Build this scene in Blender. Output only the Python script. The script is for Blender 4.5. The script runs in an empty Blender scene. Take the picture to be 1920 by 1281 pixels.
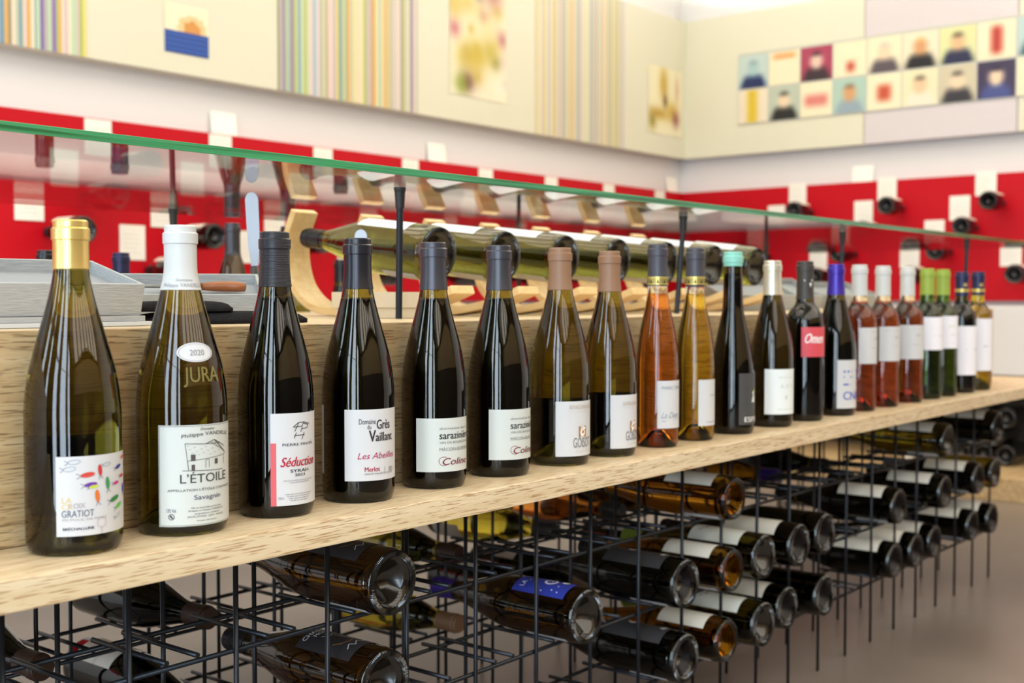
import bpy, bmesh, math, random
from mathutils import Vector, Matrix
rnd = random.Random(7)
S = bpy.context.scene
COL = S.collection
H = 0.74                       # eye height above the floor; every z below is H + height relative to the eye
FPX = 2260.0                   # focal length in pixels of the 1920 px wide photograph
YAW = math.radians(39.3)       # angle between the view axis and the row of bottles (world X)

# ------------------------------------------------------------------ camera
cd = bpy.data.cameras.new('camera'); cam = bpy.data.objects.new('camera', cd); COL.objects.link(cam)
cd.sensor_width = 36.0; cd.lens = FPX / 1920 * 36.0; cd.clip_start = 0.05
cam.location = (0, 0, H)
cam.rotation_euler = (math.radians(90 - 2.1), 0, YAW - math.pi / 2)
cd.dof.use_dof = True; cd.dof.focus_distance = 1.32; cd.dof.aperture_fstop = 5.6; cd.dof.aperture_blades = 9
S.camera = cam

# ------------------------------------------------------------------ world, exposure, big lights
w = bpy.data.worlds.new('world'); S.world = w; w.use_nodes = True
w.node_tree.nodes['Background'].inputs[0].default_value = (0.75, 0.87, 1.0, 1)
w.node_tree.nodes['Background'].inputs[1].default_value = 1.0
S.view_settings.view_transform = 'Standard'; S.view_settings.look = 'None'
S.view_settings.exposure = -0.88; S.view_settings.gamma = 1.0; S.view_settings.use_curve_mapping = False
S.cycles.use_denoising = True
S.cycles.max_bounces = 9; S.cycles.diffuse_bounces = 3; S.cycles.glossy_bounces = 5
S.cycles.transmission_bounces = 10; S.cycles.transparent_max_bounces = 8
S.cycles.caustics_reflective = False; S.cycles.caustics_refractive = False
S.cycles.sample_clamp_indirect = 4.0; S.cycles.blur_glossy = 0.5

def area_light(name, loc, direction, sx, sy, radiance, color):
    d = bpy.data.lights.new(name, 'AREA'); d.shape = 'RECTANGLE'; d.size = sx; d.size_y = sy
    d.energy = radiance * math.pi * sx * sy; d.color = color
    o = bpy.data.objects.new(name, d); COL.objects.link(o); o.location = loc
    o.rotation_euler = Vector(direction).to_track_quat('-Z', 'Y').to_euler()
    return o
WIN_Y = [(-1.9, -1.45), (-1.1, -0.25), (0.1, 0.55), (1.15, 1.4), (1.9, 2.4)]
for a, b in WIN_Y:                                     # daylight through the shop windows
    area_light('window_daylight', (-1.68, (a + b) / 2, 1.27), (1, 0, 0), b - a, 2.46, 21.0, (0.72, 0.86, 1.0))
LAMPS = [(-0.7 + 0.82 * i, -1.6) for i in range(7)] + [(0.2 + 0.82 * i, 1.75) for i in range(6)]
for x, y in LAMPS:                                     # ceiling luminaires (housings are built below)
    area_light('ceiling_lamp_light', (x, y, 2.72), (0, 0, -1), 0.60, 3.0 if y < 1 else 1.9, 7.0 if y < 1 else 7.0, (1.0, 0.90, 0.76))
# cove light above the printed wall panels
area_light('cove_light', (4.2, 3.02, 2.16), (0, -0.25, 1), 1.9, 0.1, 34.0, (1.0, 0.95, 0.85))
area_light('cove_light', (5.05, 1.2, 2.16), (-0.25, 0, 1), 3.4, 0.1, 30.0, (1.0, 0.95, 0.85))

# ------------------------------------------------------------------ helpers
def lin(r, g, b, a=1.0):
    f = lambda c: (c / 255 / 12.92) if c / 255 <= 0.04045 else ((c / 255 + 0.055) / 1.055) ** 2.4
    return (f(r), f(g), f(b), a)
MATS = {}
def mat(name, rgb, rough=0.5, metal=0.0, spec=0.5, coat=0.0):
    if name in MATS: return MATS[name]
    m = bpy.data.materials.new(name); m.use_nodes = True
    p = m.node_tree.nodes['Principled BSDF']
    p.inputs['Base Color'].default_value = lin(*rgb); p.inputs['Roughness'].default_value = rough
    p.inputs['Metallic'].default_value = metal; p.inputs['Specular IOR Level'].default_value = spec
    p.inputs['Coat Weight'].default_value = coat
    MATS[name] = m; return m
def bump_noise(m, scale, strength, stretch=(1, 1, 1), colvar=0.0):
    nt = m.node_tree; p = nt.nodes['Principled BSDF']
    tc = nt.nodes.new('ShaderNodeTexCoord'); mp = nt.nodes.new('ShaderNodeMapping'); mp.inputs['Scale'].default_value = stretch
    n = nt.nodes.new('ShaderNodeTexNoise'); n.inputs['Scale'].default_value = scale; n.inputs['Detail'].default_value = 5
    b = nt.nodes.new('ShaderNodeBump'); b.inputs['Strength'].default_value = strength; b.inputs['Distance'].default_value = 0.002
    nt.links.new(tc.outputs['Object'], mp.inputs[0]); nt.links.new(mp.outputs[0], n.inputs['Vector'])
    nt.links.new(n.outputs['Fac'], b.inputs['Height']); nt.links.new(b.outputs[0], p.inputs['Normal'])
    if colvar:
        c = p.inputs['Base Color'].default_value
        r = nt.nodes.new('ShaderNodeValToRGB'); r.color_ramp.elements[0].position = 0.3; r.color_ramp.elements[1].position = 0.72
        r.color_ramp.elements[0].color = [v * (1 - colvar) for v in c[:3]] + [1]
        r.color_ramp.elements[1].color = [min(1, v * (1 + colvar)) for v in c[:3]] + [1]
        nt.links.new(n.outputs['Fac'], r.inputs[0]); nt.links.new(r.outputs[0], p.inputs['Base Color'])
    return m
def glass(name, rgb, ior=1.45, rough=0.0):
    if name in MATS: return MATS[name]
    m = bpy.data.materials.new(name); m.use_nodes = True; nt = m.node_tree
    if ior >= 1.0:
        p = nt.nodes['Principled BSDF']; p.inputs['Base Color'].default_value = (*[c * c for c in rgb], 1)
        p.inputs['Transmission Weight'].default_value = 1.0; p.inputs['IOR'].default_value = ior; p.inputs['Roughness'].default_value = rough
        MATS[name] = m; return m
    nt.nodes.remove(nt.nodes['Principled BSDF'])
    g = nt.nodes.new('ShaderNodeBsdfGlass'); g.inputs['Color'].default_value = (*rgb, 1)
    g.inputs['IOR'].default_value = ior; g.inputs['Roughness'].default_value = rough
    nt.links.new(g.outputs[0], nt.nodes['Material Output'].inputs[0])
    MATS[name] = m; return m
def oak(name, light, dark, pore, axis=0, pore_amt=0.55):
    if name in MATS: return MATS[name]
    m = bpy.data.materials.new(name); m.use_nodes = True; nt = m.node_tree; p = nt.nodes['Principled BSDF']
    tc = nt.nodes.new('ShaderNodeTexCoord')
    def noise(sl, st, detail, rough=0.55, dist=0.0):
        mp = nt.nodes.new('ShaderNodeMapping'); sc = [st, st, st]; sc[axis] = sl; mp.inputs['Scale'].default_value = sc
        n = nt.nodes.new('ShaderNodeTexNoise'); n.inputs['Scale'].default_value = 1.0; n.inputs['Detail'].default_value = detail
        n.inputs['Roughness'].default_value = rough; n.inputs['Distortion'].default_value = dist
        nt.links.new(tc.outputs['Object'], mp.inputs[0]); nt.links.new(mp.outputs[0], n.inputs['Vector']); return n
    a = noise(2.0, 62, 6, dist=0.35); b = noise(34, 760, 2)
    r1 = nt.nodes.new('ShaderNodeValToRGB'); e = r1.color_ramp.elements
    e[0].position = 0.32; e[0].color = lin(*dark); e[1].position = 0.66; e[1].color = lin(*light)
    r2 = nt.nodes.new('ShaderNodeValToRGB'); e = r2.color_ramp.elements
    e[0].position = 0.55; e[0].color = (0, 0, 0, 1); e[1].position = 0.63; e[1].color = (pore_amt,) * 3 + (1,)
    mx = nt.nodes.new('ShaderNodeMix'); mx.data_type = 'RGBA'
    nt.links.new(a.outputs['Fac'], r1.inputs[0]); nt.links.new(b.outputs['Fac'], r2.inputs[0])
    nt.links.new(r2.outputs[0], mx.inputs[0]); nt.links.new(r1.outputs[0], mx.inputs[6]); mx.inputs[7].default_value = lin(*pore)
    nt.links.new(mx.outputs[2], p.inputs['Base Color'])
    p.inputs['Roughness'].default_value = 0.42; p.inputs['Specular IOR Level'].default_value = 0.5
    MATS[name] = m; return m
def print_mat():
    if 'colour_print' in MATS: return MATS['colour_print']
    m = bpy.data.materials.new('colour_print'); m.use_nodes = True; nt = m.node_tree; p = nt.nodes['Principled BSDF']
    a = nt.nodes.new('ShaderNodeVertexColor'); a.layer_name = 'Col'
    nt.links.new(a.outputs[0], p.inputs['Base Color']); p.inputs['Roughness'].default_value = 0.28
    MATS['colour_print'] = m; return m

def obj(name, me, m=None, parent=None, smooth=False):
    if isinstance(me, bmesh.types.BMesh):
        d = bpy.data.meshes.new(name); bmesh.ops.recalc_face_normals(me, faces=me.faces[:]) ; me.to_mesh(d); me.free(); me = d
        if smooth: me.polygons.foreach_set('use_smooth', [True] * len(me.polygons))
    o = bpy.data.objects.new(name, me); COL.objects.link(o)
    if m is not None and not me.materials: me.materials.append(m)
    if parent is not None: o.parent = parent
    return o
def tag(o, label, cat, group=None):
    o['label'] = label; o['category'] = cat
    if group: o['group'] = group
    return o
def thing(name, label, cat, loc=(0, 0, 0), rot=(0, 0, 0), group=None):
    o = bpy.data.objects.new(name, None); COL.objects.link(o); o.location = loc; o.rotation_euler = rot
    o.empty_display_size = 0.02
    return tag(o, label, cat, group)
def struct(name, bm, m, parent=None):
    o = obj(name, bm, m, parent)
    if parent is None: o['kind'] = 'structure'
    return o
def box(bm, x0, x1, y0, y1, z0, z1, bevel=0.0, mtx=None):
    t = bmesh.new()
    vs = [t.verts.new((x, y, z)) for x in (x0, x1) for y in (y0, y1) for z in (z0, z1)]
    for f in ((0, 1, 3, 2), (4, 6, 7, 5), (0, 4, 5, 1), (2, 3, 7, 6), (0, 2, 6, 4), (1, 5, 7, 3)): t.faces.new([vs[i] for i in f])
    if bevel: bmesh.ops.bevel(t, geom=t.edges[:], offset=bevel, segments=2, affect='EDGES', profile=0.6)
    if mtx is not None: t.transform(mtx)
    d = bpy.data.meshes.new('tmp'); t.to_mesh(d); t.free(); bm.from_mesh(d); bpy.data.meshes.remove(d)
    return bm
def B(*a, **k): return box(bmesh.new(), *a, **k)
def tube(bm, pts, r, seg=10, caps=True):
    pts = [Vector(p) for p in pts]; rings = []
    for i, p in enumerate(pts):
        t = (pts[min(i + 1, len(pts) - 1)] - pts[max(i - 1, 0)]).normalized()
        up = Vector((0, 0, 1)) if abs(t.z) < 0.9 else Vector((1, 0, 0))
        u = t.cross(up).normalized(); v = t.cross(u)
        rr = r[i] if isinstance(r, (list, tuple)) else r
        rings.append([bm.verts.new(p + (u * math.cos(a) + v * math.sin(a)) * rr) for a in [2 * math.pi * k / seg for k in range(seg)]])
    for a, b in zip(rings, rings[1:]):
        for k in range(seg): bm.faces.new((a[k], a[(k + 1) % seg], b[(k + 1) % seg], b[k]))
    if caps: bm.faces.new(rings[0][::-1]); bm.faces.new(rings[-1])
    return bm
def lathe(prof, seg=40):                       # prof: (r, z); r = 0 closes
    bm = bmesh.new(); rings = []
    for r, z in prof:
        if r < 1e-6: rings.append([bm.verts.new((0, 0, z))])
        else: rings.append([bm.verts.new((r * math.cos(2 * math.pi * k / seg), r * math.sin(2 * math.pi * k / seg), z)) for k in range(seg)])
    for a, b in zip(rings, rings[1:]):
        for k in range(seg):
            k2 = (k + 1) % seg
            if len(a) == 1 and len(b) == 1: continue
            if len(a) == 1: bm.faces.new((a[0], b[k2], b[k]))
            elif len(b) == 1: bm.faces.new((a[k], a[k2], b[0]))
            else: bm.faces.new((a[k], a[k2], b[k2], b[k]))
    return bm
def smooth_prof(pts, n=5):                     # Catmull-Rom through (r, z)
    out = []
    for i in range(len(pts) - 1):
        p0 = pts[max(i - 1, 0)]; p1 = pts[i]; p2 = pts[i + 1]; p3 = pts[min(i + 2, len(pts) - 1)]
        for k in range(n):
            t = k / n
            out.append(tuple(0.5 * (2 * p1[j] + (p2[j] - p0[j]) * t + (2 * p0[j] - 5 * p1[j] + 4 * p2[j] - p3[j]) * t * t + (3 * p1[j] - p0[j] - 3 * p2[j] + p3[j]) * t ** 3) for j in (0, 1)))
    out.append(pts[-1]); return out

# ---- flat prints: text and strokes drawn in a local (u, v) plane, then bent onto a surface
def text_tris(s):
    cu = bpy.data.curves.new('t', 'FONT'); cu.body = s; cu.resolution_u = 3
    o = bpy.data.objects.new('t', cu)
    me = o.to_mesh(); me.calc_loop_triangles()
    vs = [(v.co.x, v.co.y) for v in me.vertices]; tr = [tuple(t.vertices) for t in me.loop_triangles]
    o.to_mesh_clear(); bpy.data.objects.remove(o); bpy.data.curves.remove(cu)
    return vs, tr
TC = {}
class Ink:
    def __init__(s): s.v = []; s.f = []
    def text(s, t, u0, u1, vb, cap, shear=0.0, arc=0.0, bold=0.0):
        if t not in TC: TC[t] = text_tris(t)
        vs, tr = TC[t]
        if not vs: return
        xs = [a for a, b in vs]; x0, x1 = min(xs), max(xs)
        sy = cap / 0.71; sx = (u1 - u0) / max(1e-6, x1 - x0)
        for off in ([0.0] if not bold else [-bold, bold]):
            n = len(s.v)
            for a, b in vs:
                q = (a - x0) / (x1 - x0); v = b * sy
                s.v.append((u0 + off + (a - x0) * sx + v * shear, vb + v + arc * (1 - (2 * q - 1) ** 2)))
            s.f += [tuple(i + n for i in t3) for t3 in tr]
    def poly(s, pts):
        n = len(s.v); s.v += pts; s.f.append(tuple(range(n, n + len(pts))))
    def rect(s, u0, u1, v0, v1): s.poly([(u0, v0), (u1, v0), (u1, v1), (u0, v1)])
    def line(s, pts, wd, closed=False):
        if closed: pts = list(pts) + [pts[0]]
        for (a, b), (c, d) in zip(pts, pts[1:]):
            dx, dy = c - a, d - b; l = math.hypot(dx, dy) or 1e-9; nx, ny = -dy / l * wd / 2, dx / l * wd / 2
            n = max(1, int(l / 0.004))
            for k in range(n):
                p, q = k / n, (k + 1) / n
                s.poly([(a + dx * p + nx, b + dy * p + ny), (a + dx * p - nx, b + dy * p - ny), (a + dx * q - nx, b + dy * q - ny), (a + dx * q + nx, b + dy * q + ny)])
    def ell(s, u, v, a, b, n=14, rot=0.0):
        c, d = math.cos(rot), math.sin(rot)
        s.poly([(u + a * math.cos(t) * c - b * math.sin(t) * d, v + a * math.cos(t) * d + b * math.sin(t) * c) for t in [2 * math.pi * k / n for k in range(n)]])
    def disc(s, u, v, a, b, n=36, rings=7):
        k = len(s.v); s.v.append((u, v))
        for j in range(1, rings + 1): s.v += [(u + a * j / rings * math.cos(2 * math.pi * i / n), v + b * j / rings * math.sin(2 * math.pi * i / n)) for i in range(n)]
        for i in range(n): s.f.append((k, k + 1 + i, k + 1 + (i + 1) % n))
        for j in range(rings - 1):
            for i in range(n): p, q = k + 1 + j * n, k + 1 + (j + 1) * n; s.f.append((p + i, q + i, q + (i + 1) % n, p + (i + 1) % n))
    def ring(s, u, v, a, b, wd, n=24): s.line([(u + a * math.cos(2 * math.pi * k / n), v + b * math.sin(2 * math.pi * k / n)) for k in range(n)], wd, True)
    def micro(s, u0, u1, v, h, seed=0):        # rows of unreadable fine print
        r = random.Random(seed); u = u0
        while u < u1:
            l = min(r.uniform(1.2, 4.0) * h, u1 - u); s.rect(u, u + l, v, v + h * 0.55); u += l + h * 0.7
    def mesh(s, name, fn):
        me = bpy.data.meshes.new(name); me.from_pydata([fn(u, v) for u, v in s.v], [], s.f); me.update(); return me
INKM = {}
def ink_mat(rgb):
    return mat('ink_%d_%d_%d' % rgb, rgb, 0.6, spec=0.3)
def patch(name, fn, u1, v1, nu=24, nv=2, round_=0.0):
    bm = bmesh.new()
    g = [[bm.verts.new(fn(u1 * i / nu, v1 * j / nv)) for i in range(nu + 1)] for j in range(nv + 1)]
    for j in range(nv):
        for i in range(nu): bm.faces.new((g[j][i], g[j][i + 1], g[j + 1][i + 1], g[j + 1][i]))
    me = bpy.data.meshes.new(name); bm.to_mesh(me); bm.free(); me.polygons.foreach_set('use_smooth', [True] * len(me.polygons)); return me

# ------------------------------------------------------------------ materials
M_wall = mat('white_paint', (226, 224, 222), 0.6); M_ceil = mat('ceiling_paint', (246, 242, 232), 0.7)
M_red = mat('red_panel', (186, 8, 26), 0.45, spec=0.2)
M_floor = bump_noise(mat('concrete_floor', (122, 111, 102), 0.32), 3.0, 0.12, colvar=0.12)
M_shelf = oak('oak_shelf', (224, 206, 172), (204, 180, 140), (146, 100, 54), 0, 0.72)
M_panel = oak('oak_panel', (210, 184, 140), (178, 144, 98), (112, 82, 48), 0, 0.75)
M_band = oak('ash_band', (238, 206, 150), (222, 184, 124), (196, 150, 90), 1, 0.3)
M_cream = mat('cream_panel', (216, 213, 190), 0.3, coat=0.3)
M_metal = mat('black_steel', (40, 44, 50), 0.32, metal=0.65, spec=0.5)
M_rubber = mat('black_rubber', (20, 20, 22), 0.5)
M_paper = mat('label_paper', (199, 199, 199), 0.55, spec=0.3)
M_cardp = mat('card_paper', (240, 236, 224), 0.6)
M_grey = bump_noise(mat('grey_linen_card', (166, 167, 166), 0.75), 60, 0.5, (1, 8, 8), 0.1)
M_greyl = mat('grey_board_edge', (198, 200, 200), 0.7)
M_foam = mat('grey_foam', (148, 151, 156), 0.85)
M_felt = bump_noise(mat('black_felt', (34, 33, 35), 0.95, spec=0.1), 400, 0.6, colvar=0.3)
M_kraft = bump_noise(mat('kraft_board', (205, 188, 160), 0.8), 200, 0.1)
M_steel = mat('polished_steel', (120, 120, 122), 0.3, metal=1.0)
M_walnut = mat('burl_handle', (150, 84, 40), 0.35)
M_darkh = mat('dark_handle', (28, 28, 32), 0.3)
M_bamboo = mat('olive_wood_handle', (214, 164, 100), 0.35)
G_olive = glass('olive_glass', (0.47, 0.42, 0.12), 1.5); G_amber = glass('dark_amber_glass', (0.32, 0.21, 0.04), 1.5)
G_sage = glass('sage_glass', (0.42, 0.42, 0.16), 1.5)
G_dark = glass('dark_green_glass', (0.28, 0.26, 0.09), 1.5); G_clear = glass('clear_glass', (0.93, 0.93, 0.88))
G_green = glass('leaf_green_glass', (0.30, 0.46, 0.16)); G_yellow = glass('pale_yellow_glass', (0.78, 0.70, 0.22))
W_red = mat('red_wine', (10, 4, 6), 0.3, spec=0.2)
W_orange = glass('orange_wine', (0.96, 0.60, 0.26), 0.95); W_gold = glass('golden_wine', (0.97, 0.84, 0.30), 0.95)
W_rose = glass('rose_wine', (0.86, 0.45, 0.32), 0.95)
C_gold = mat('gold_foil', (226, 196, 118), 0.3, metal=0.75); C_white = mat('white_foil', (194, 195, 192), 0.5)
C_black = mat('black_foil', (34, 34, 40), 0.28, metal=0.3); C_grey = mat('charcoal_foil', (66, 66, 72), 0.35, metal=0.5)
C_brown = mat('brown_foil', (134, 100, 74), 0.5); C_dbrown = mat('dark_brown_foil', (58, 36, 26), 0.5)
C_teal = mat('teal_wax', (130, 196, 180), 0.45); C_cream = mat('silver_foil', (214, 210, 190), 0.28, metal=0.6)
C_purple = mat('purple_foil', (62, 42, 150), 0.32, metal=0.35); C_green = mat('green_foil', (142, 164, 62), 0.5)
C_navy = mat('navy_foil', (34, 38, 76), 0.4, metal=0.3); C_ruby = mat('ruby_foil', (130, 22, 34), 0.4)
M_punt = mat('dark_punt', (22, 19, 14), 0.15, spec=0.6)
G_base = mat('dark_bottle_glass', (14, 14, 12), 0.08, spec=0.6)

# ------------------------------------------------------------------ the room
CX, CY = 5.25, 3.2                              # right wall plane X = CX, left (back) wall plane Y = CY
X0, Y0, ZC = -1.7, -3.2, 2.78
struct('floor', B(X0, CX + 0.3, Y0, CY + 0.3, -0.1, 0), M_floor)
struct('ceiling', B(X0, CX + 0.6, Y0, CY + 0.6, ZC, ZC + 0.1), M_ceil)
struct('wall_back', B(X0, CX + 0.6, CY, CY + 0.1, 0, ZC), M_wall)
struct('wall_right', B(CX, CX + 0.1, Y0, CY, 0, ZC), M_wall)
bm = bmesh.new()                                # window wall behind the photographer, with openings
box(bm, X0 - 0.1, X0, Y0, CY, 0, 0.04); box(bm, X0 - 0.1, X0, Y0, CY, 2.5, ZC)
ys = [Y0] + [v for p in WIN_Y for v in p] + [CY]
for a, b in zip(ys[0::2], ys[1::2]): box(bm, X0 - 0.1, X0, a, b, 0.04, 2.5)
struct('wall_left', bm, mat('dark_grey_paint', (58, 56, 56), 0.6))
struct('wall_front', B(X0, CX, Y0 - 0.1, Y0, 0, ZC), mat('brown_paint', (74, 62, 52), 0.6))
struct('trim_23', B(X0 + .01, CX - .01, Y0, Y0 + .04, 1.35, 2.6), M_panel)
n = 1
for a, b in WIN_Y:
    bm = bmesh.new()
    for y in (a, b - 0.05): box(bm, X0 - 0.04, X0 + 0.02, y, y + 0.05, 0.04, 2.5)
    box(bm, X0 - 0.04, X0 + 0.02, a, b, 1.72, 1.77)
    struct('window_%d' % n, bm, mat('window_frame', (40, 40, 42), 0.4)); n += 1
for i, (x, y) in enumerate(LAMPS):
    bm = bmesh.new()
    l = 1.52 if y < 1 else 0.97
    box(bm, x - 0.335, x - 0.305, y - l, y + l, 2.69, ZC); box(bm, x + 0.305, x + 0.335, y - l, y + l, 2.69, ZC)
    box(bm, x - 0.305, x + 0.305, y - l, y - l + 0.015, 2.69, ZC); box(bm, x - 0.305, x + 0.305, y + l - 0.015, y + l, 2.69, ZC)
    struct('trim_%d' % (i + 1), bm, MATS['white_paint'])

# red display wall, white band, printed panels
RZ0, RZ1 = H - 0.015, H + 0.52
struct('trim_21', B(-1.0, CX - 0.03, CY - 0.03, CY, RZ0, RZ1), M_red)
struct('trim_22', B(CX - 0.03, CX, 0.2, CY - 0.03, RZ0, RZ1), M_red)
PZ0, PZ1, PT = H + 0.685, H + 1.357, 0.06
def prints(name, quads, fn, parent):            # quads: (u0,u1,v0,v1,rgb) on a flat print
    me = bpy.data.meshes.new(name); vs, fs, cs = [], [], []
    for u0, u1, v0, v1, c in quads:
        k = len(vs); vs += [fn(u0, v0), fn(u1, v0), fn(u1, v1), fn(u0, v1)]; fs.append((k, k + 1, k + 2, k + 3)); cs += [tuple(q * .86 for q in lin(*c)[:3]) + (1,)] * 4
    me.from_pydata(vs, [], fs); a = me.color_attributes.new('Col', 'FLOAT_COLOR', 'CORNER')
    for i, c in enumerate(cs): a.data[i].color = c
    me.update(); return obj(name, me, print_mat(), parent)
def grid(fn_col, w_, h_, nu, nv):
    return [(w_ * i / nu, w_ * (i + 1) / nu, h_ * j / nv, h_ * (j + 1) / nv, fn_col((i + .5) / nu, (j + .5) / nv)) for i in range(nu) for j in range(nv)]
PAL = [(196, 178, 206), (150, 190, 186), (178, 186, 96), (232, 220, 120), (226, 168, 84), (128, 104, 168), (176, 172, 168), (186, 218, 176), (236, 216, 190), (214, 190, 196), (106, 150, 170), (200, 196, 150), (222, 206, 220), (240, 224, 196), (150, 140, 110), (236, 226, 160)]
def stripes(wd, seed, fade):
    r = random.Random(seed); out = []; u = 0
    while u < wd:
        d = min(r.uniform(0.004, 0.014), wd - u); c = r.choice(PAL); f = fade * r.uniform(0.6, 1.2)
        f = min(0.9, f); c = tuple(int(a * (1 - f) + b * f) for a, b in zip(c, (232, 224, 200)))
        out.append((u, u + d, 0, PZ1 - PZ0, c)); u += d
    return out
PY = CY - PT
bx = [1.0, 1.30, 1.653 + 0.264, 2.614, 3.279, 3.991, 4.650, CX - PT]
def panel_back(name, a, b, label, mt=M_cream):
    t = thing(name, label, 'wall panel', ((a + b) / 2, CY, PZ0))
    obj('board', B(a - (a + b) / 2, b - (a + b) / 2, -PT, 0, 0, PZ1 - PZ0), mt, t)
    return t
def on_back(t, a): return lambda u, v: (a + u - t.location.x, -PT - 0.002, v)
t = panel_back('striped_panel', 1.3, bx[2], 'wall panel of narrow multicoloured stripes at the left edge of the photo')
prints('stripe_print', stripes(bx[2] - 1.3, 3, 0.12), on_back(t, 1.3), t)
t = panel_back('printed_panel', bx[2], bx[3], 'cream wall panel with a small blue-striped picture of a dish')
def dish(u, v):
    if v < 0.45: return (50, 92, 176) if int(v * 20) % 2 else (30, 70, 150)
    d = math.hypot((u - .62) / .34, (v - .52) / .28)
    return (216, 150, 74) if d < 0.6 else (238, 206, 150) if d < 1 else (250, 240, 206)
prints('dish_picture', [(u0 + 2.178, u1 + 2.178, v0 + 0.06, v1 + 0.06, c) for u0, u1, v0, v1, c in grid(dish, 0.16, 0.15, 16, 20)], on_back(t, 0), t)
t = panel_back('striped_panel', bx[3], bx[4], 'wide wall panel of multicoloured stripes in the middle of the back wall')
prints('stripe_print', stripes(bx[4] - bx[3], 11, 0.25), on_back(t, bx[3]), t)
t = panel_back('printed_panel', bx[4], bx[5], 'cream wall panel with an upright photo of pale flowers')
def flower(cx, cy, seed):
    r = random.Random(seed); bl = [(r.random(), r.random(), r.uniform(.05, .15), r.choice([(206, 184, 90), (236, 226, 176), (150, 146, 70), (250, 244, 220), (222, 196, 110), (190, 120, 120), (232, 212, 200), (240, 226, 150)])) for _ in range(30)]
    bl += [(.3, .12, .09, (96, 40, 50)), (.2, .1, .1, (140, 160, 50)), (.5, .9, .07, (110, 80, 130)), (.08, .55, .08, (196, 110, 120)), (.45, .35, .16, (206, 180, 60)), (.7, .42, .12, (196, 176, 70))]
    def f(u, v):
        c = [246, 238, 206]
        for x, y, s_, k in bl:
            w_ = math.exp(-(((u - x) * .75) ** 2 + (v - y) ** 2) / (s_ * s_) * 1.2); w_ *= .85
            c = [a * (1 - w_) + b_ * w_ for a, b_ in zip(c, k)]
        return tuple(c)
    return f
prints('flower_picture', [(u0 + 3.457, u1 + 3.457, v0 + 0.1, v1 + 0.1, c) for u0, u1, v0, v1, c in grid(flower(.5, .4, 5), 0.34, 0.46, 22, 28)], on_back(t, 0), t)
t = panel_back('striped_panel', bx[5], bx[6], 'pale wall panel of pastel stripes nearest the corner')
prints('stripe_print', stripes(bx[6] - bx[5], 19, 0.55), on_back(t, bx[5]), t)
t = panel_back('printed_panel', bx[6], bx[7], 'cream wall panel with a small flower photo beside the corner')
def lily(u, v):
    c = [246, 238, 200]
    for x, y, a, b_, k in ((.45, .75, .12, .25, (200, 160, 60)), (.5, .5, .06, .1, (90, 60, 30)), (.3, .3, .3, .09, (190, 150, 50)), (.7, .36, .16, .14, (206, 170, 60)), (.82, .26, .1, .12, (150, 80, 80)), (.12, .18, .1, .12, (150, 130, 40)), (.85, .7, .06, .2, (220, 180, 140))):
        w_ = math.exp(-((u - x) / a) ** 2 - ((v - y) / b_) ** 2); c = [p * (1 - w_) + q * w_ for p, q in zip(c, k)]
    return tuple(c)
prints('flower_picture', [(u0 + 4.853, u1 + 4.853, v0 + 0.1, v1 + 0.1, c) for u0, u1, v0, v1, c in grid(lily, 0.3, 0.32, 18, 20)], on_back(t, 0), t)
PXR = CX - PT
def panel_right(a, b, label, mt):
    t = thing('printed_panel', label, 'wall panel', (CX, (a + b) / 2, PZ0))
    obj('board', B(-PT, -.021, a - (a + b) / 2, b - (a + b) / 2, 0, PZ1 - PZ0), mt, t); return t
panel_right(2.217, CY - PT, 'plain cream wall panel on the right wall next to the corner', M_cream)
panel_right(1.557, 2.213, 'pale lilac-grey wall panel behind the photo mosaic on the right wall', mat('lilac_panel', (206, 198, 198), 0.3, coat=0.3))
panel_right(0.3, 1.553, 'cream wall panel at the right edge of the photo', M_cream)
mos = thing('photo_mosaic', 'two-row mosaic of small portrait and object photos on right wall', 'photo board', (PXR, 2.0, PZ0))
SK = [(236, 200, 160), (214, 160, 110), (240, 214, 180), (226, 186, 140)]
def portrait(seed, bg, hair, top, skin):
    def f(u, v):
        if math.hypot((u - .5) / .2, (v - .58) / .25) < 1: return hair if v > .72 else skin
        if v < .36 and abs(u - .5) < .42 - .5 * max(0, v - .1): return top
        return bg
    return f
def thingp(bg, colr, x0, x1, y0, y1):
    return lambda u, v: colr if x0 < u < x1 and y0 < v < y1 else bg
CRM = (244, 236, 200)
TILES = [[portrait(1, (196, 214, 206), (120, 150, 160), (20, 40, 90), (170, 200, 200)), thingp(CRM, (230, 150, 80), .15, .85, .78, .9), portrait(3, (170, 60, 90), (30, 20, 30), (50, 30, 40), (230, 200, 180)), thingp(CRM, (190, 60, 40), .4, .65, .15, .4), portrait(5, CRM, (200, 190, 180), (90, 80, 86), SK[2]), portrait(6, (240, 230, 200), (230, 170, 90), (24, 24, 26), SK[1]), portrait(7, (226, 228, 168), (60, 40, 30), (30, 36, 70), SK[3]), thingp(CRM, (186, 50, 36), .38, .64, .12, .85), portrait(9, (190, 214, 210), (80, 70, 60), (60, 90, 100), SK[0])],
         [thingp((240, 226, 200), (222, 190, 50), .3, .65, 0, 1), portrait(2, (190, 200, 180), (30, 28, 28), (20, 20, 24), SK[2]), thingp(CRM, (222, 130, 120), .15, .85, .3, .65), portrait(4, (176, 206, 190), (120, 80, 50), (150, 170, 180), SK[1]), thingp(CRM, (200, 84, 56), .3, .68, .25, .7), portrait(8, (238, 230, 190), (60, 50, 40), (240, 234, 210), SK[0]), portrait(10, (210, 200, 170), (40, 36, 40), (50, 48, 54), SK[2]), portrait(11, (60, 50, 80), (30, 24, 50), (70, 80, 140), SK[2]), thingp(CRM, (220, 190, 160), .3, .6, .3, .6)]]
TS = 0.1605
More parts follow.
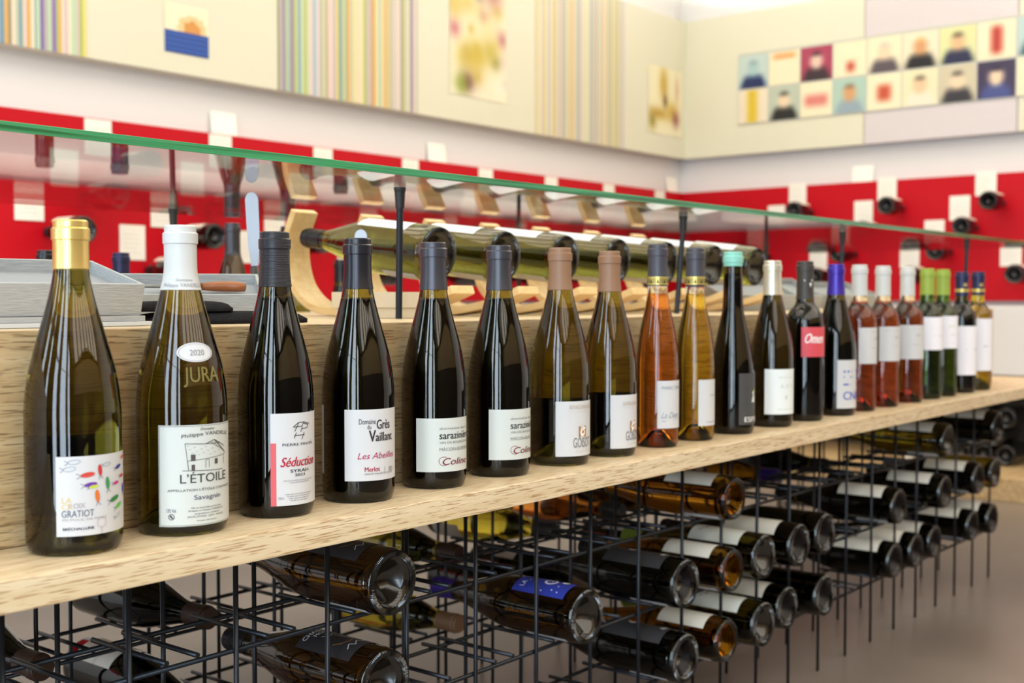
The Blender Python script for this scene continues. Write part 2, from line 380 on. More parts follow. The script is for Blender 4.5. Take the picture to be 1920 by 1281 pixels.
def soft(f):
    offs = [(a * .05, b_ * .05) for a in (-1.5, -.5, .5, 1.5) for b_ in (-1.5, -.5, .5, 1.5)]
    def g(u, v):
        cs = [f(min(1, max(0, u + a)), min(1, max(0, v + b_))) for a, b_ in offs]; return tuple(sum(c[i] for c in cs) / len(cs) for i in range(3))
    return g
for r_ in range(2):
    for c_ in range(9):
        ya = 2.841 - c_ * TS; zb = 1.827 - 0.67 + H - PZ0 - (r_ + 1) * TS * 1.02
        # each small picture is a thin tile with its printed face
        f = lambda u, v, ya=ya, zb=zb: (-0.0065, ya - u - 2.0, zb + v)
        o = prints('photo_tile', grid(soft(TILES[r_][c_]), TS - 0.006, TS - 0.006, 18, 18), f, mos)
obj('mosaic_backing', B(-0.005, -0.0005, 2.841 - 9 * TS - 2.0 - 0.004, 2.845 - 2.0, 1.827 - 0.67 + H - PZ0 - 2 * TS * 1.02 - 0.004, 1.831 - 0.67 + H - PZ0), mat('pale_grey_board', (190, 190, 176), 0.5), mos)

# low white cabinets under the red wall, and the bottle bin on the right
struct('low_cabinet_back', B(X0 + 0.3, 4.6, 2.72, CY, 0.0, H - 0.028, bevel=0.004), M_wall)
t = thing('bin_cabinet', 'white low cabinet with an open wine bin over a wooden plinth, far right', 'cabinet', (4.9, 1.2, 0))
obj('plinth', B(-0.41, 0.33, -1.6, 1.5, 0, 0.085, bevel=0.003), M_panel, t)
obj('top_box', B(-0.12, 0.33, -1.6, 1.5, 0.44, 0.705, bevel=0.003), M_wall, t)
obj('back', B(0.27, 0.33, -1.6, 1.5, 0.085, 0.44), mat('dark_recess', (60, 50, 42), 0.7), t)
obj('side_wall', B(-0.12, 0.27, 0.62, 0.66, 0.085, 0.44), M_wall, t)

# ------------------------------------------------------------------ counter
SX0, SX1 = -0.35, 3.56
ctr = thing('display_counter', 'long oak counter box standing on the ledge behind the row of bottles', 'counter', (1.6, 1.4, 0))
def cbox(name, x0, x1, y0, y1, z0, z1, m, bev=0.0015):
    o = obj(name, B(x0, x1, y0, y1, z0, z1, bevel=bev), m, None); o.parent = ctr; o.matrix_parent_inverse = Matrix.Translation((-1.6, -1.4, 0)); return o
ST, SB, CT = H - 0.226, H - 0.253, H - 0.0305       # ledge top, ledge bottom, counter top
tag(obj('oak_ledge', B(SX0, SX1, 0.915, 2.03, SB, ST, bevel=.0015), M_shelf), 'long pale oak ledge board that carries the row of bottles', 'shelf')
cbox('front_panel', SX0, 3.265, 1.032, 1.052, ST + 0.0006, CT, M_panel, 0.001)
cbox('end_panel', 3.245, 3.265, 1.0525, 1.88, ST + 0.0006, CT, M_panel, 0.001)
cbox('rear_panel', SX0, 3.2445, 1.88, 1.90, ST + 0.0006, CT, M_panel, 0.001)
cbox('counter_top', SX0, 3.2445, 1.0525, 1.8795, CT - 0.02, CT, M_shelf, 0.0008)

# glass sheet on steel pins
GZ = H + 0.154
gl = thing('glass_shelf', 'long clear glass sheet with a green edge raised above the counter', 'glass shelf', (1.7, 1.5, GZ))
M_sheet = bpy.data.materials.new('sheet_glass'); M_sheet.use_nodes = True; nt = M_sheet.node_tree
nt.nodes.remove(nt.nodes['Principled BSDF']); tr = nt.nodes.new('ShaderNodeBsdfTransparent'); tr.inputs[0].default_value = (.955, .975, .96, 1)
gs = nt.nodes.new('ShaderNodeBsdfGlossy'); gs.inputs['Roughness'].default_value = .02; fr = nt.nodes.new('ShaderNodeFresnel'); fr.inputs['IOR'].default_value = 1.5
geo = nt.nodes.new('ShaderNodeNewGeometry'); mx = nt.nodes.new('ShaderNodeMixShader'); mi = nt.nodes.new('ShaderNodeMix'); mi.inputs[2].default_value = 1.5; mi.inputs[3].default_value = 1 / 1.5
nt.links.new(geo.outputs['Backfacing'], mi.inputs[0]); nt.links.new(mi.outputs[0], fr.inputs['IOR'])
nt.links.new(fr.outputs[0], mx.inputs[0]); nt.links.new(tr.outputs[0], mx.inputs[1]); nt.links.new(gs.outputs[0], mx.inputs[2]); nt.links.new(mx.outputs[0], nt.nodes['Material Output'].inputs[0])
obj('sheet', B(SX0 - 1.7, 3.9 - 1.7, 1.0765 - 1.5, 1.9 - 1.5, 0.0, 0.0095), M_sheet, gl)
M_edge = mat('green_glass_edge', (40, 120, 78), 0.15, spec=0.6)
nt = M_edge.node_tree; tc = nt.nodes.new('ShaderNodeTexCoord'); mp = nt.nodes.new('ShaderNodeMapping'); mp.inputs['Scale'].default_value = (3, 1, 260)
nz = nt.nodes.new('ShaderNodeTexNoise'); nz.inputs['Scale'].default_value = 1; rp = nt.nodes.new('ShaderNodeValToRGB')
rp.color_ramp.elements[0].color = lin(24, 92, 54); rp.color_ramp.elements[0].position = .35; rp.color_ramp.elements[1].color = lin(70, 160, 108); rp.color_ramp.elements[1].position = .7
nt.links.new(tc.outputs['Object'], mp.inputs[0]); nt.links.new(mp.outputs[0], nz.inputs['Vector']); nt.links.new(nz.outputs['Fac'], rp.inputs[0]); nt.links.new(rp.outputs[0], nt.nodes['Principled BSDF'].inputs['Base Color'])
o = obj('polished_edge', B(SX0 - 1.7, 3.9 - 1.7, 1.075 - 1.5, 1.0763 - 1.5, 0.0, 0.0095, bevel=0.0004), M_edge, gl)
o['label'] = 'green polished front edge of the glass'
def pin(x, y, lean, label):
    t = thing('glass_support_pin', label, 'pin', (x, y, CT))
    h_ = GZ - CT
    obj('rod', tube(bmesh.new(), [(0, 0, 0.0003), (lean, 0, h_ - 0.02)], 0.0048, 14), M_metal, t)
    obj('rubber_cap', lathe([(0, h_ - 0.03), (0.0062, h_ - 0.03), (0.0075, h_ - 0.008), (0.0085, h_ - 0.004), (0.0085, h_ - 0.0006), (0, h_ - 0.0006)], 18), M_rubber, t).location.x = lean
for x, y, l, s in [(1.204, 1.19, 0.003, 'black steel pin holding the glass between the fourth and fifth bottles'), (1.94, 1.19, 0.022, 'black steel pin under the glass between the orange and golden wine bottles'),
                   (2.66, 1.19, 0.012, 'black steel pin under the glass behind the purple-capped bottle'), (3.215, 1.09, 0.01, 'farthest black steel pin, at the far end of the counter'),
                   (1.245, 1.78, 0.004, 'rear black steel pin seen left of the white-capped bottle'), (2.2, 1.78, 0, 'rear black steel pin behind the row of lying bottles'),
                   (3.2, 1.66, 0, 'rear black steel pin seen right of the last lying bottle')]:
    pin(x, y, l, s)

# ------------------------------------------------------------------ bottles
PUNT = [(0, .028), (.010, .0255), (.019, .017), (.027, .006), (.0315, .0012), (.0345, 0), (.0375, .0006)]
def prof(kind, R, HT):
    if kind == 'burgundy': b = [(.125, 1), (.143, .965), (.155, .922), (.167, .868), (.191, .718), (.215, .56), (.234, .447)]; nk = .0150
    elif kind == 'slope': b = [(.085, 1), (.101, .98), (.125, .90), (.1456, .80), (.168, .68), (.19, .555), (.21, .465)]; nk = .0152
    elif kind == 'flute': b = [(.11, 1), (.135, .97), (.1645, .86), (.187, .72), (.207, .58), (.229, .47)]; nk = .0142
    else: b = [(.172, 1), (.184, .985), (.194, .93), (.203, .82), (.211, .66), (.219, .5)]; nk = .0148
    s = HT / 0.299
    pts = [(r * R, z * s) for z, r in b] + [(nk + .0006, (.25 if kind != 'bordeaux' else .232) * s), (nk - .0002, (.262 if kind != 'bordeaux' else .25) * s), (nk - .0004, HT - .0175)]
    p = smooth_prof(pts, 3)
    sc = R / .0415
    return [(r * sc, z) for r, z in PUNT] + [(R - .0022, .003), (R - .0005, .008), (R, .013)] + p, nk
LIP = [(.0006, -.0182), (.0016, -.0176), (.0017, -.0080), (.0001, -.0066), (.0001, -.0014), (-.0010, 0)]
def r_at(p, z):
    for (r0, z0), (r1, z1) in zip(p, p[1:]):
        if z0 <= z <= z1 and z1 > z0 + 1e-9: return r0 + (r1 - r0) * (z - z0) / (z1 - z0)
    return p[-1][0]
MESH = {}
def bottle_meshes(kind, R, HT, capz, fill):
    key = (kind, round(R, 4), round(HT, 4), round(capz, 4), fill)
    if key in MESH: return MESH[key]
    p, nk = prof(kind, R, HT); seg = 48
    def tome(bm, name):
        d = bpy.data.meshes.new(name); bmesh.ops.recalc_face_normals(bm, faces=bm.faces[:]); bm.to_mesh(d); bm.free()
        d.polygons.foreach_set('use_smooth', [True] * len(d.polygons)); return d
    gp = p + [(nk - .0004, HT - .0012), (0, HT - .0012)]
    g = tome(lathe(gp, seg), 'glass'); wn = None
    if fill:
        q = [(max(0, r - .0022), z + .0025) for r, z in p if z + .0025 < fill]
        q = [(0, q[0][1])] + q[1:] + [(r_at(p, fill) - .0022, fill), (0, fill)]
        wn = tome(lathe(q, 36), 'wine')
    cz = [z for r, z in p if z > capz + .001]
    cp = [(r_at(p, capz) + .0002, capz), (r_at(p, capz) + .0008, capz + .0004)] + [(r + .0008, z) for r, z in p if capz + .001 < z < HT - .018] + [(nk + a, HT + b) for a, b in LIP] + [(0, HT)]
    c = tome(lathe(cp, 36), 'capsule'); c.set_sharp_from_angle(angle=math.radians(38))
    sc = R / .0415; pn = tome(lathe([(0, .031), (.010 * sc, .0285), (.019 * sc, .020), (.0268 * sc, .0085), (.0312 * sc, .003), (.0335 * sc, .0022), (.030 * sc, .0026), (.024 * sc, .0085), (.014 * sc, .0205), (0, .0275)], 36), 'punt')
    MESH[key] = (g, wn, c, p, pn); return MESH[key]
def inst(name, me, m, parent):
    key = (me.name, m.name)
    if key not in MESH: 
        d = me if not me.materials else me.copy()
        if not d.materials: d.materials.append(m)
        else: d.materials[0] = m
        MESH[key] = d
    return obj(name, MESH[key], None, parent)
class Bottle:
    def __init__(s, label, loc, kind='burgundy', R=.0415, HT=.299, cap=C_black, glassm=None, winem=None, capz=.252, fill=None, rot=(0, 0, 0), group=None, name='wine_bottle', cx=None, rpx=None):
        s.t = thing(name, label, 'bottle', loc, rot, group); s.R, s.HT = R, HT
        if winem is None: fill = None
        elif fill is None: fill = capz - .012
        g, wn, c, s.p, pn = bottle_meshes(kind, R, HT, capz, fill if not (fill and winem is W_red) else fill)
        s.glass = inst('glass', g, glassm or G_olive, s.t)
        if wn: s.wine = inst('wine', wn, winem, s.t)
        s.cap = inst('capsule', c, cap, s.t)
        if glassm not in (G_clear, G_base) and winem is None: inst('punt', pn, M_punt, s.t)
        s.cx, s.rpx = cx, rpx
        if cx is not None:
            s.az = YAW - math.atan((cx - 960) / FPX); s.phc = -(math.pi / 2 - s.az)
            s.d = math.hypot(loc[0], loc[1]) * math.cos(s.az - YAW)
    def ang(s, x): return math.asin(max(-1, min(1, (x - s.cx) / s.rpx)))
    def zof(s, y, x=None):                      # height on the bottle of a photo row
        a = s.ang(x) if x is not None else 0.4
        return H - (y - 557) * (s.d - s.R * math.cos(a)) / FPX - s.t.location.z
    def patch(s, name, p0, p1, z0, z1, m, dr=.0004, parent=None, nu=28):
        R = s.R + dr
        fn = lambda u, v: (R * math.sin(p0 + u), -R * math.cos(p0 + u), z0 + v)
        return obj(name, patch(name, fn, p1 - p0, z1 - z0, nu), m, parent or s.t)
    def label_px(s, x0, deg, ytop, ybot, m=M_paper, name='label', dr=.0004):     # visible left edge, angular width
        a0 = s.ang(x0); s.p0 = s.phc + a0; s.p1 = s.p0 + math.radians(deg); s.z0 = s.zof(ybot, x0); s.z1 = s.zof(ytop, x0)
        s.lab = s.patch(name, s.p0, s.p1, s.z0, s.z1, m, dr); return s.lab
    def ink(s, k, rgb, dr=.0009, name='lettering', parent=None, m=None):
        fn = lambda u, v: ((s.R + dr) * math.sin(u / s.R), -(s.R + dr) * math.cos(u / s.R), v)
        return obj(name, k.mesh(name, fn), m or ink_mat(rgb), parent or s.lab)
    def U(s, x, extra=0.0): return (s.phc + s.ang(x) + math.radians(extra)) * s.R
    def tx(s, k, t, x0, x1, yb, cappx, **kw):   # text between photo columns x0..x1 (x1 may be degrees as ('d', deg))
        u0 = s.U(x0); u1 = s.U(x1) if not isinstance(x1, tuple) else (s.phc + math.radians(x1[1])) * s.R
        v = s.zof(yb, x0); k.text(t, u0, u1, v, cappx * (s.d - s.R * .8) / FPX, **kw)

BY = 0.9885
def stand(label, cx, top, bot, rpx, kind='burgundy', capy=None, R=None, **kw):
    az = YAW - math.atan((cx - 960) / FPX); rng = BY / math.sin(az); d = rng * math.cos(az - YAW)
    HT = (bot - top) * d / FPX * .985; R = R or rpx * d / FPX
    rp = R * FPX / d
    capz = HT - (capy - top) * d / FPX
    return Bottle(label, (rng * math.cos(az), BY, ST), kind, R, HT, capz=capz, cx=cx, rpx=rp, group='wine bottles standing on the oak ledge', **kw)
DK = (40, 40, 46); GY = (120, 120, 124); LG = (176, 176, 176); CR = (150, 24, 54)

# 1
b = stand('green bottle with gold capsule and white fish-print label, leftmost on ledge', 134.5, 423, 1050, 87.5, capy=515, cap=C_gold, glassm=G_olive)
b.label_px(104, 122, 857, 1008)
b.patch('back_label', b.phc + math.radians(150), b.phc + math.radians(215), b.zof(985), b.zof(830), M_paper)
k = Ink(); b.tx(k, 'LA', 113, 130, 945, 11); b.tx(k, 'C', 112, 124, 957, 10); b.ink(k, (216, 194, 118))
k = Ink(); b.tx(k, 'R', 124.5, 132, 957, 10); b.ink(k, (200, 170, 120))
k = Ink(); b.tx(k, 'OIX', 133, 153, 956, 10); b.tx(k, 'PICPOUL DE PINET', 114, 190, 979, 4); b.ink(k, (164, 158, 154))
k = Ink(); b.tx(k, 'GRATIOT', 113, 168, 972, 13); b.ink(k, (90, 96, 112))
k = Ink(); b.tx(k, 'BRÉCHALLUNE', 115, 168, 997, 5, bold=.0001); b.ink(k, (50, 54, 74))
k = Ink(); u, v = b.U(181), b.zof(984, 181); k.ring(u, v, .0042, .0046, .0004); k.line([(u, v - .004), (u, v - .010)], .0006); b.ink(k, (190, 160, 170))
fishes = [(135, 868, 1, 0, None), (127, 881, 1, 0, None), (158, 893, 1.2, 0, (196, 70, 60)), (179, 885, 1, 90, (190, 50, 50)), (163, 912, 1.1, 0, (110, 60, 150)), (168, 916, .8, 0, (186, 200, 60)), (192, 910, 1.1, 90, (60, 140, 80)), (207, 910, .8, 0, (190, 50, 120)), (174, 934, 1.1, 90, (210, 110, 50)), (204, 940, 1.2, 10, (50, 120, 60)), (211, 953, 1, 15, (90, 180, 70)), (211, 879, .9, 10, (40, 50, 140)), (191, 874, .8, 0, None), (217, 896, .8, 0, (200, 40, 50)), (219, 920, .9, 90, (60, 70, 190)), (219, 860, .7, 0, (220, 70, 60)), (209, 972, .8, 15, None)]
inkd = {}
for x, y, s_, rot, c in fishes:
    u, v = b.U(x), b.zof(y, x); a = math.radians(rot + 6); L = .0052 * s_
    ca, sa = math.cos(a), math.sin(a); P = lambda p, q: (u + p * ca - q * sa, v + p * sa + q * ca)
    kk = inkd.setdefault(c or (150, 160, 176), Ink())
    if c: kk.poly([P(L * math.cos(q), L * .36 * math.sin(q)) for q in [2 * math.pi * i / 12 for i in range(12)]])
    else: kk.line([P(L * math.cos(q), L * .36 * math.sin(q)) for q in [2 * math.pi * i / 12 for i in range(12)]], .0005, True)
    kt = inkd.setdefault((90, 100, 130), Ink()); kt.line([P(-L * .9, 0), P(-L * 1.5, L * .4)], .0004); kt.line([P(-L * .9, 0), P(-L * 1.5, -L * .4)], .0004)
for c, kk in inkd.items(): b.ink(kk, c, name='fish_print', dr=.001)
# 2
b = stand('green bottle with white capsule, oval year sticker and pale house-drawing label', 339.5, 432, 1012, 83.5, capy=553, cap=C_white, glassm=G_olive)
b.label_px(298, 118, 797, 988, mat('ivory_label', (196, 200, 194), .55))
u0, u1 = b.p0 * b.R, b.p1 * b.R; z0, z1 = b.z0, b.z1
k = Ink(); k.line([(u0 + .001, z0 + .001), (u1 - .001, z0 + .001), (u1 - .001, z1 - .001), (u0 + .001, z1 - .001)], .0003, True)
b.tx(k, 'Domaine', 371, 395, 808, 5, shear=.35); b.tx(k, 'Philippe VANDELLE', 338, 418, 823, 7, arc=.0022); b.tx(k, "L'ÉTOILE", 335, 415, 908, 17)
b.tx(k, "APPELLATION L'ÉTOILE CONTRÔLÉE", 313, 421, 923, 4.5); b.tx(k, 'Mis en bouteille au domaine', 354, 406, 957, 3); b.tx(k, 'Philippe et Valentin VANDELLE', 349, 409, 962.5, 3)
b.tx(k, 'propriétaires récoltants', 360, 403, 968, 3); b.tx(k, "39570 L'ÉTOILE - JURA - FRANCE", 347, 410, 974, 3); b.tx(k, 'Produit de France', 364, 398, 981, 2.6)
b.ink(k, (62, 56, 54))
k = Ink(); b.tx(k, 'Savagnin', 359, 405, 940, 9); b.tx(k, '13% Vol.', 311, 328, 962, 7); b.ink(k, (66, 70, 96))
u, v = b.U(319.5), b.zof(971, 319); k = Ink(); k.ring(u, v, .0026, .0026, .0006); k.ell(u - .0006, v + .0006, .001, .001); k.ell(u + .0006, v - .0008, .001, .0008); b.ink(k, (60, 60, 64), name='logo_print')
k = Ink(); P = lambda x, y: (b.U(x), b.zof(y, x))                      # the little stone house
k.line([P(344, 833), P(378, 834), P(405, 832)], .0005); k.line([P(344, 833), P(348, 866), P(410, 855), P(414, 852)], .0004); k.line([P(380, 834), P(395, 826), P(413, 838)], .0006); k.line([P(395, 826), P(414, 850)], .0008)
k.line([P(348, 866), P(350, 884)], .0005); k.line([P(339, 884), P(410, 882)], .0005); k.line([P(412, 854), P(412, 872)], .0005)
k.rect(b.U(354), b.U(362), b.zof(866, 358), b.zof(854, 358)); k.line([P(380, 879), P(380, 864), P(386, 863), P(386, 878)], .0004); k.rect(b.U(396), b.U(401), b.zof(872, 398), b.zof(862, 398)); k.rect(b.U(355), b.U(361), b.zof(884, 358), b.zof(873, 358))
for i in range(16):
    x = 347 + i * 3.9; y = 838 + (i * 7) % 18; k.line([P(x, y), P(x + 4, y - 1)], .0002)
for i in range(10): k.line([P(386 + i * 2.4, 832 + i * 1.2), P(392 + i * 2.1, 828 + i * 2)], .0003)
b.ink(k, (80, 72, 70), name='house_drawing')
ya, yb = b.zof(671), b.zof(645); rr = lambda z: r_at(b.p, z)
def on_glass(dr): return lambda u, v: ((rr(v) + dr) * math.sin(u), -(rr(v) + dr) * math.cos(u), v)
ac = b.phc + math.asin((367 - b.cx) / 75.0); zc = b.zof(661)
k = Ink(); k.disc(ac, zc, .50, .0092); st = obj('year_sticker', k.mesh('year_sticker', on_glass(.0014)), M_paper, b.t)
k = Ink(); k.text('2020', ac - .17, ac + .22, zc - .0028, .0054)
for q in range(48):
    a_, b_ = 2 * math.pi * q / 48, 2 * math.pi * (q + 1) / 48; k.poly([(ac + m_ * .455 * math.cos(t_), zc + m_ * .0082 * math.sin(t_)) for m_, t_ in ((1, a_), (1, b_), (.97, b_), (.97, a_))])
obj('year_print', k.mesh('year_print', on_glass(.0019)), ink_mat((130, 128, 128)), st)
k = Ink(); k.text('JURA', ac - .33, ac + .55, b.zof(717), .0145); 
em = obj('embossed_lettering', k.mesh('embossed_lettering', on_glass(.0006)), mat('emboss_highlight', (112, 102, 52), .12, spec=.8), b.t)  # opaque lighter olive paints in the highlights on the raised glass letters
sm = em.modifiers.new('thick', 'SOLIDIFY'); sm.thickness = .0012; sm.offset = 1
k = Ink(); ph = b.phc; k.text('Domaine', ph - .25, ph + .65, b.zof(526), .0027, shear=0); k.text('Philippe VANDELLE', ph - .95, ph + 1.25, b.zof(537), .0036); k.rect(ph - 2, ph + 2, b.zof(543.4), b.zof(542.6)); obj('capsule_print', k.mesh('capsule_print', on_glass(.0013)), ink_mat((150, 150, 156)), b.cap)
# 3
b = stand('black bottle with ridged black capsule and white label with a red side strip', 516, 442, 978, 70.5, capy=545, cap=bump_noise(mat('ridged_black_foil', (34, 34, 40), 0.28, metal=0.3), 1.0, 0.5, (1, 1, 1100)), glassm=G_dark, winem=W_red)
b.label_px(506, 96, 776, 951)
k = Ink(); k.rect(b.p0 * b.R, b.U(516), b.z0, b.zof(832, 506)); b.ink(k, (206, 92, 96), dr=.0007, name='red_strip')
k = Ink()
for pts in ([(546, 802), (556, 793), (566, 792), (575, 795)], [(556, 794), (549, 810)], [(548, 802), (562, 800)], [(564, 794), (560, 811)], [(564, 794), (573, 797), (571, 803), (562, 805)], [(552, 812), (548, 823)], [(566, 811), (562, 825)], [(548, 818), (567, 816)]):
    k.line([(b.U(x), b.zof(y, x)) for x, y in pts], .0007)
b.tx(k, 'PIERRE FINON', 527, 580, 838, 5); b.tx(k, 'SYRAH', 541, 573, 888, 6, bold=.0001); b.tx(k, '2023', 549, 567, 895, 5, bold=.0001); b.ink(k, (50, 46, 56))
k = Ink(); k.rect(b.U(527), b.U(579), b.zof(831, 550), b.zof(830, 550)); b.tx(k, 'INDICATION GÉOGRAPHIQUE PROTÉGÉE', 529, 579, 905, 2.6); b.tx(k, 'COLLINES RHODANIENNES', 539, 574, 908.5, 2.6)
for i in range(4): k.micro(b.U(532 + i * 3), b.U(578 - i * 2), b.zof(929 + i * 4, 550), .0012, i)
b.tx(k, '750ml', 519, 529, 939, 5); b.ink(k, (150, 146, 150))
k = Ink(); b.tx(k, 'Séduction', 523, 582, 877, 18, shear=.28, bold=.00025); b.ink(k, (176, 34, 52))
# 4
b = stand('black bottle with white label in uneven condensed lettering and crimson script', 671, 451, 947, 67.5, capy=546, cap=C_black, glassm=G_olive, winem=W_red)
b.label_px(646, 118, 768, 903)
b.patch('back_label', b.phc - math.radians(125), b.phc - math.radians(68), b.zof(893), b.zof(762), M_paper)
k = Ink(); b.tx(k, 'Domaine', 672, 702, 796, 10); b.tx(k, 'du', 687, 694, 805, 8); b.tx(k, 'Grès', 704, 727, 805, 18, bold=.0002); b.tx(k, 'V', 690, 702, 829, 22, bold=.0003); b.tx(k, 'aillant', 702, 731, 828, 17, bold=.0002); b.ink(k, (52, 44, 48))
k = Ink(); b.tx(k, 'Les Abeilles', 669, 733, 862, 12, shear=.3); b.ink(k, (176, 48, 92))
k = Ink(); b.tx(k, 'Merlot', 682, 709, 886, 9, bold=.0001); b.ink(k, (156, 30, 62))
k = Ink(); k.rect(b.U(718), b.U(718.5), b.zof(886, 718), b.zof(876, 718)); b.tx(k, '2021', 725, 732, 884, 8); b.tx(k, "HAUTE VALLÉE DE L'AUDE", 682, 731, 892, 3.4); b.ink(k, (110, 96, 104))
# 5, 6
for cx, top, bot, rp, capy, lx, yt, yb, x0, lab in ((813, 457, 920, 60.5, 546, 781, 784, 885, 823, 'black bottle with charcoal capsule and ivory label, to the right of the crimson-script bottle'), (936, 462, 897, 58, 546, 917, 768, 863, 956.5, 'black bottle with charcoal capsule and ivory label, to the left of the brown-capped pair')):
    b = stand(lab, cx, top, bot, rp, capy=capy, cap=C_grey, glassm=G_olive, winem=W_red)
    b.label_px(lx, 150, yt, yb, mat('ivory_label', (196, 200, 194), .55))
    b.patch('back_label', b.phc - math.radians(150), b.phc - math.radians(100), b.zof(yb), b.zof(yt), M_paper)
    sc = rp / 60.5; Y = lambda y: yb - (885 - y) * sc; a0 = math.degrees(b.ang(x0))
    k = Ink(); b.tx(k, 'domaine de la', x0, ('d', a0 + 66), Y(806), 4.5 * sc); b.tx(k, 'VIN DE BOURGOGNE', x0, ('d', a0 + 70), Y(833), 4.5 * sc); b.tx(k, 'MÂCON-BUSSIÈRES', x0, ('d', a0 + 72), Y(846.5), 6 * sc); b.ink(k, (120, 124, 122))
    k = Ink(); b.tx(k, 'sarazinière', x0, ('d', a0 + 72), Y(824), 14 * sc, bold=.00012); b.ink(k, (36, 40, 40))
    k = Ink(); b.tx(k, 'Coline', x0 + 4, ('d', a0 + 62), Y(873), 13 * sc, shear=.3, bold=.0001); u, v = b.U(x0 + 8), b.zof(Y(866), x0); k.line([(u + .006 * math.cos(t), v + .0052 * math.sin(t)) for t in [math.radians(q) for q in range(50, 330, 20)]], .0005); b.ink(k, (120, 22, 40))
# 7, 8
for cx, top, bot, rp, capy, lx, yt, yb, lab in ((1050, 467, 877, 56, 546, 1042, 753, 857, 'olive bottle with brown capsule and white label, left one of the brown-capped pair'), (1142.5, 471, 858, 51, 547, 1145, 741, 842, 'olive bottle with brown capsule and white label, beside the orange wine')):
    b = stand(lab, cx, top, bot, rp, capy=capy, cap=C_brown, glassm=G_olive)
    b.label_px(lx, 108, yt, yb); sc = rp / 56
    b.patch('back_label', b.phc + math.radians(150), b.phc + math.radians(205), b.zof(yb), b.zof(yt), M_paper)
    a0 = math.degrees(b.ang(lx)); D = lambda q: (b.phc + math.radians(a0 + q)) * b.R; Z = lambda y: b.zof(yb - (857 - y) * sc, cx + 25)
    k = Ink(); k.text('BOURGOGNE ALIGOTÉ', D(27), D(92), Z(767), .0052); b.ink(k, (190, 170, 150))
    k = Ink(); k.rect(D(22), D(94), Z(775.4), Z(775)); k.micro(D(22), D(94), Z(772), .0012, 4); k.micro(D(36), D(80), Z(848), .0016, 9); b.ink(k, (206, 196, 186))
    k = Ink(); k.rect(D(46), D(66), Z(821), Z(800)); b.ink(k, (168, 126, 78), name='logo_print')
    k = Ink(); k.ell(D(55.5), Z(812), .0045, .0042, 14); k.rect(D(51), D(54), Z(819), Z(806)); k.ell(D(60), Z(804), .0022, .0018, 10); b.ink(k, (240, 236, 230), dr=.0011, name='logo_print')
    k = Ink(); k.ell(D(56), Z(811), .0022, .0024, 12); b.ink(k, (168, 126, 78), dr=.0013, name='logo_print')
    k = Ink(); k.text('GOISOT', D(34), D(80), Z(840), .0135); b.ink(k, (110, 106, 104))
# 9, 10
for cx, top, bot, rp, lx, yt, yb, wm, lab in ((1233, 459, 843, 40, 1233, 714, 804, W_orange, 'slim clear bottle of orange wine with gold-banded black capsule'), (1303, 465, 829, 37, 1310, 712, 799, W_gold, 'slim clear bottle of golden wine with gold-banded black capsule')):
    b = stand(lab, cx, top, bot, rp, kind='flute', capy=537, cap=mat('matte_black_foil', (58, 58, 66), .45), glassm=G_clear, winem=wm)
    b.wine.data = b.wine.data
    b.label_px(lx, 100, yt, yb)
    R2 = r_at(b.p, b.zof(525)) + .0012; fn = lambda u, v: (R2 * math.sin(u), -R2 * math.cos(u), v)
    za, zb = b.zof(533), b.zof(518)
    bd = obj('gold_band', lathe([(R2 - .0008, za), (R2, za), (R2, zb), (R2 - .0008, zb)], 36), mat('gold_band', (206, 186, 104), .35, metal=.6), b.cap)
    k = Ink(); ph = b.phc; 
    for i in range(-6, 7): 
        q = ph + i * .24; k.line([(q - .08, za + .002), (q, zb - .002), (q + .08, za + .002)] if i % 3 == 0 else [(q, za + .002), (q, zb - .002)], .05)
    kk = Ink()
    for i in range(-7, 8):
        q = ph + i * .22
        if i % 3 == 0: kk.poly([(q - .12, za + .0022), (q + .12, za + .0022), (q, zb - .0022)])
        else: kk.rect(q - .035, q + .035, za + .0022, zb - .0022)
    R3 = R2 + .0003; obj('band_print', kk.mesh('band_print', lambda u, v: (R3 * math.sin(u), -R3 * math.cos(u), v)), ink_mat((46, 46, 40)), b.cap)
    a0 = math.degrees(b.ang(lx)); D = lambda q: (b.phc + math.radians(a0 + q)) * b.R
    k = Ink()
    if wm is W_orange:
        k.text('MARC TEMPÉ', D(12), D(88), b.zof(730, cx + 15), .0048); k.text('La Dem', D(10), D(64), b.zof(784, cx + 15), .009, shear=.4); k.line([(D(46), b.zof(788, cx + 15)), (D(86), b.zof(782, cx + 15))], .0004); k.text('2022', D(12), D(24), b.zof(791, cx + 15), .0022)
        b.ink(k, (140, 150, 160))
    else:
        k.rect(D(0), D(100), b.zof(784.6, cx + 20), b.zof(783.4, cx + 20)); k.micro(D(26), D(80), b.zof(792, cx + 20), .0018, 3); k.micro(D(40), D(70), b.zof(742, cx + 20), .002, 5); b.ink(k, (128, 132, 118))
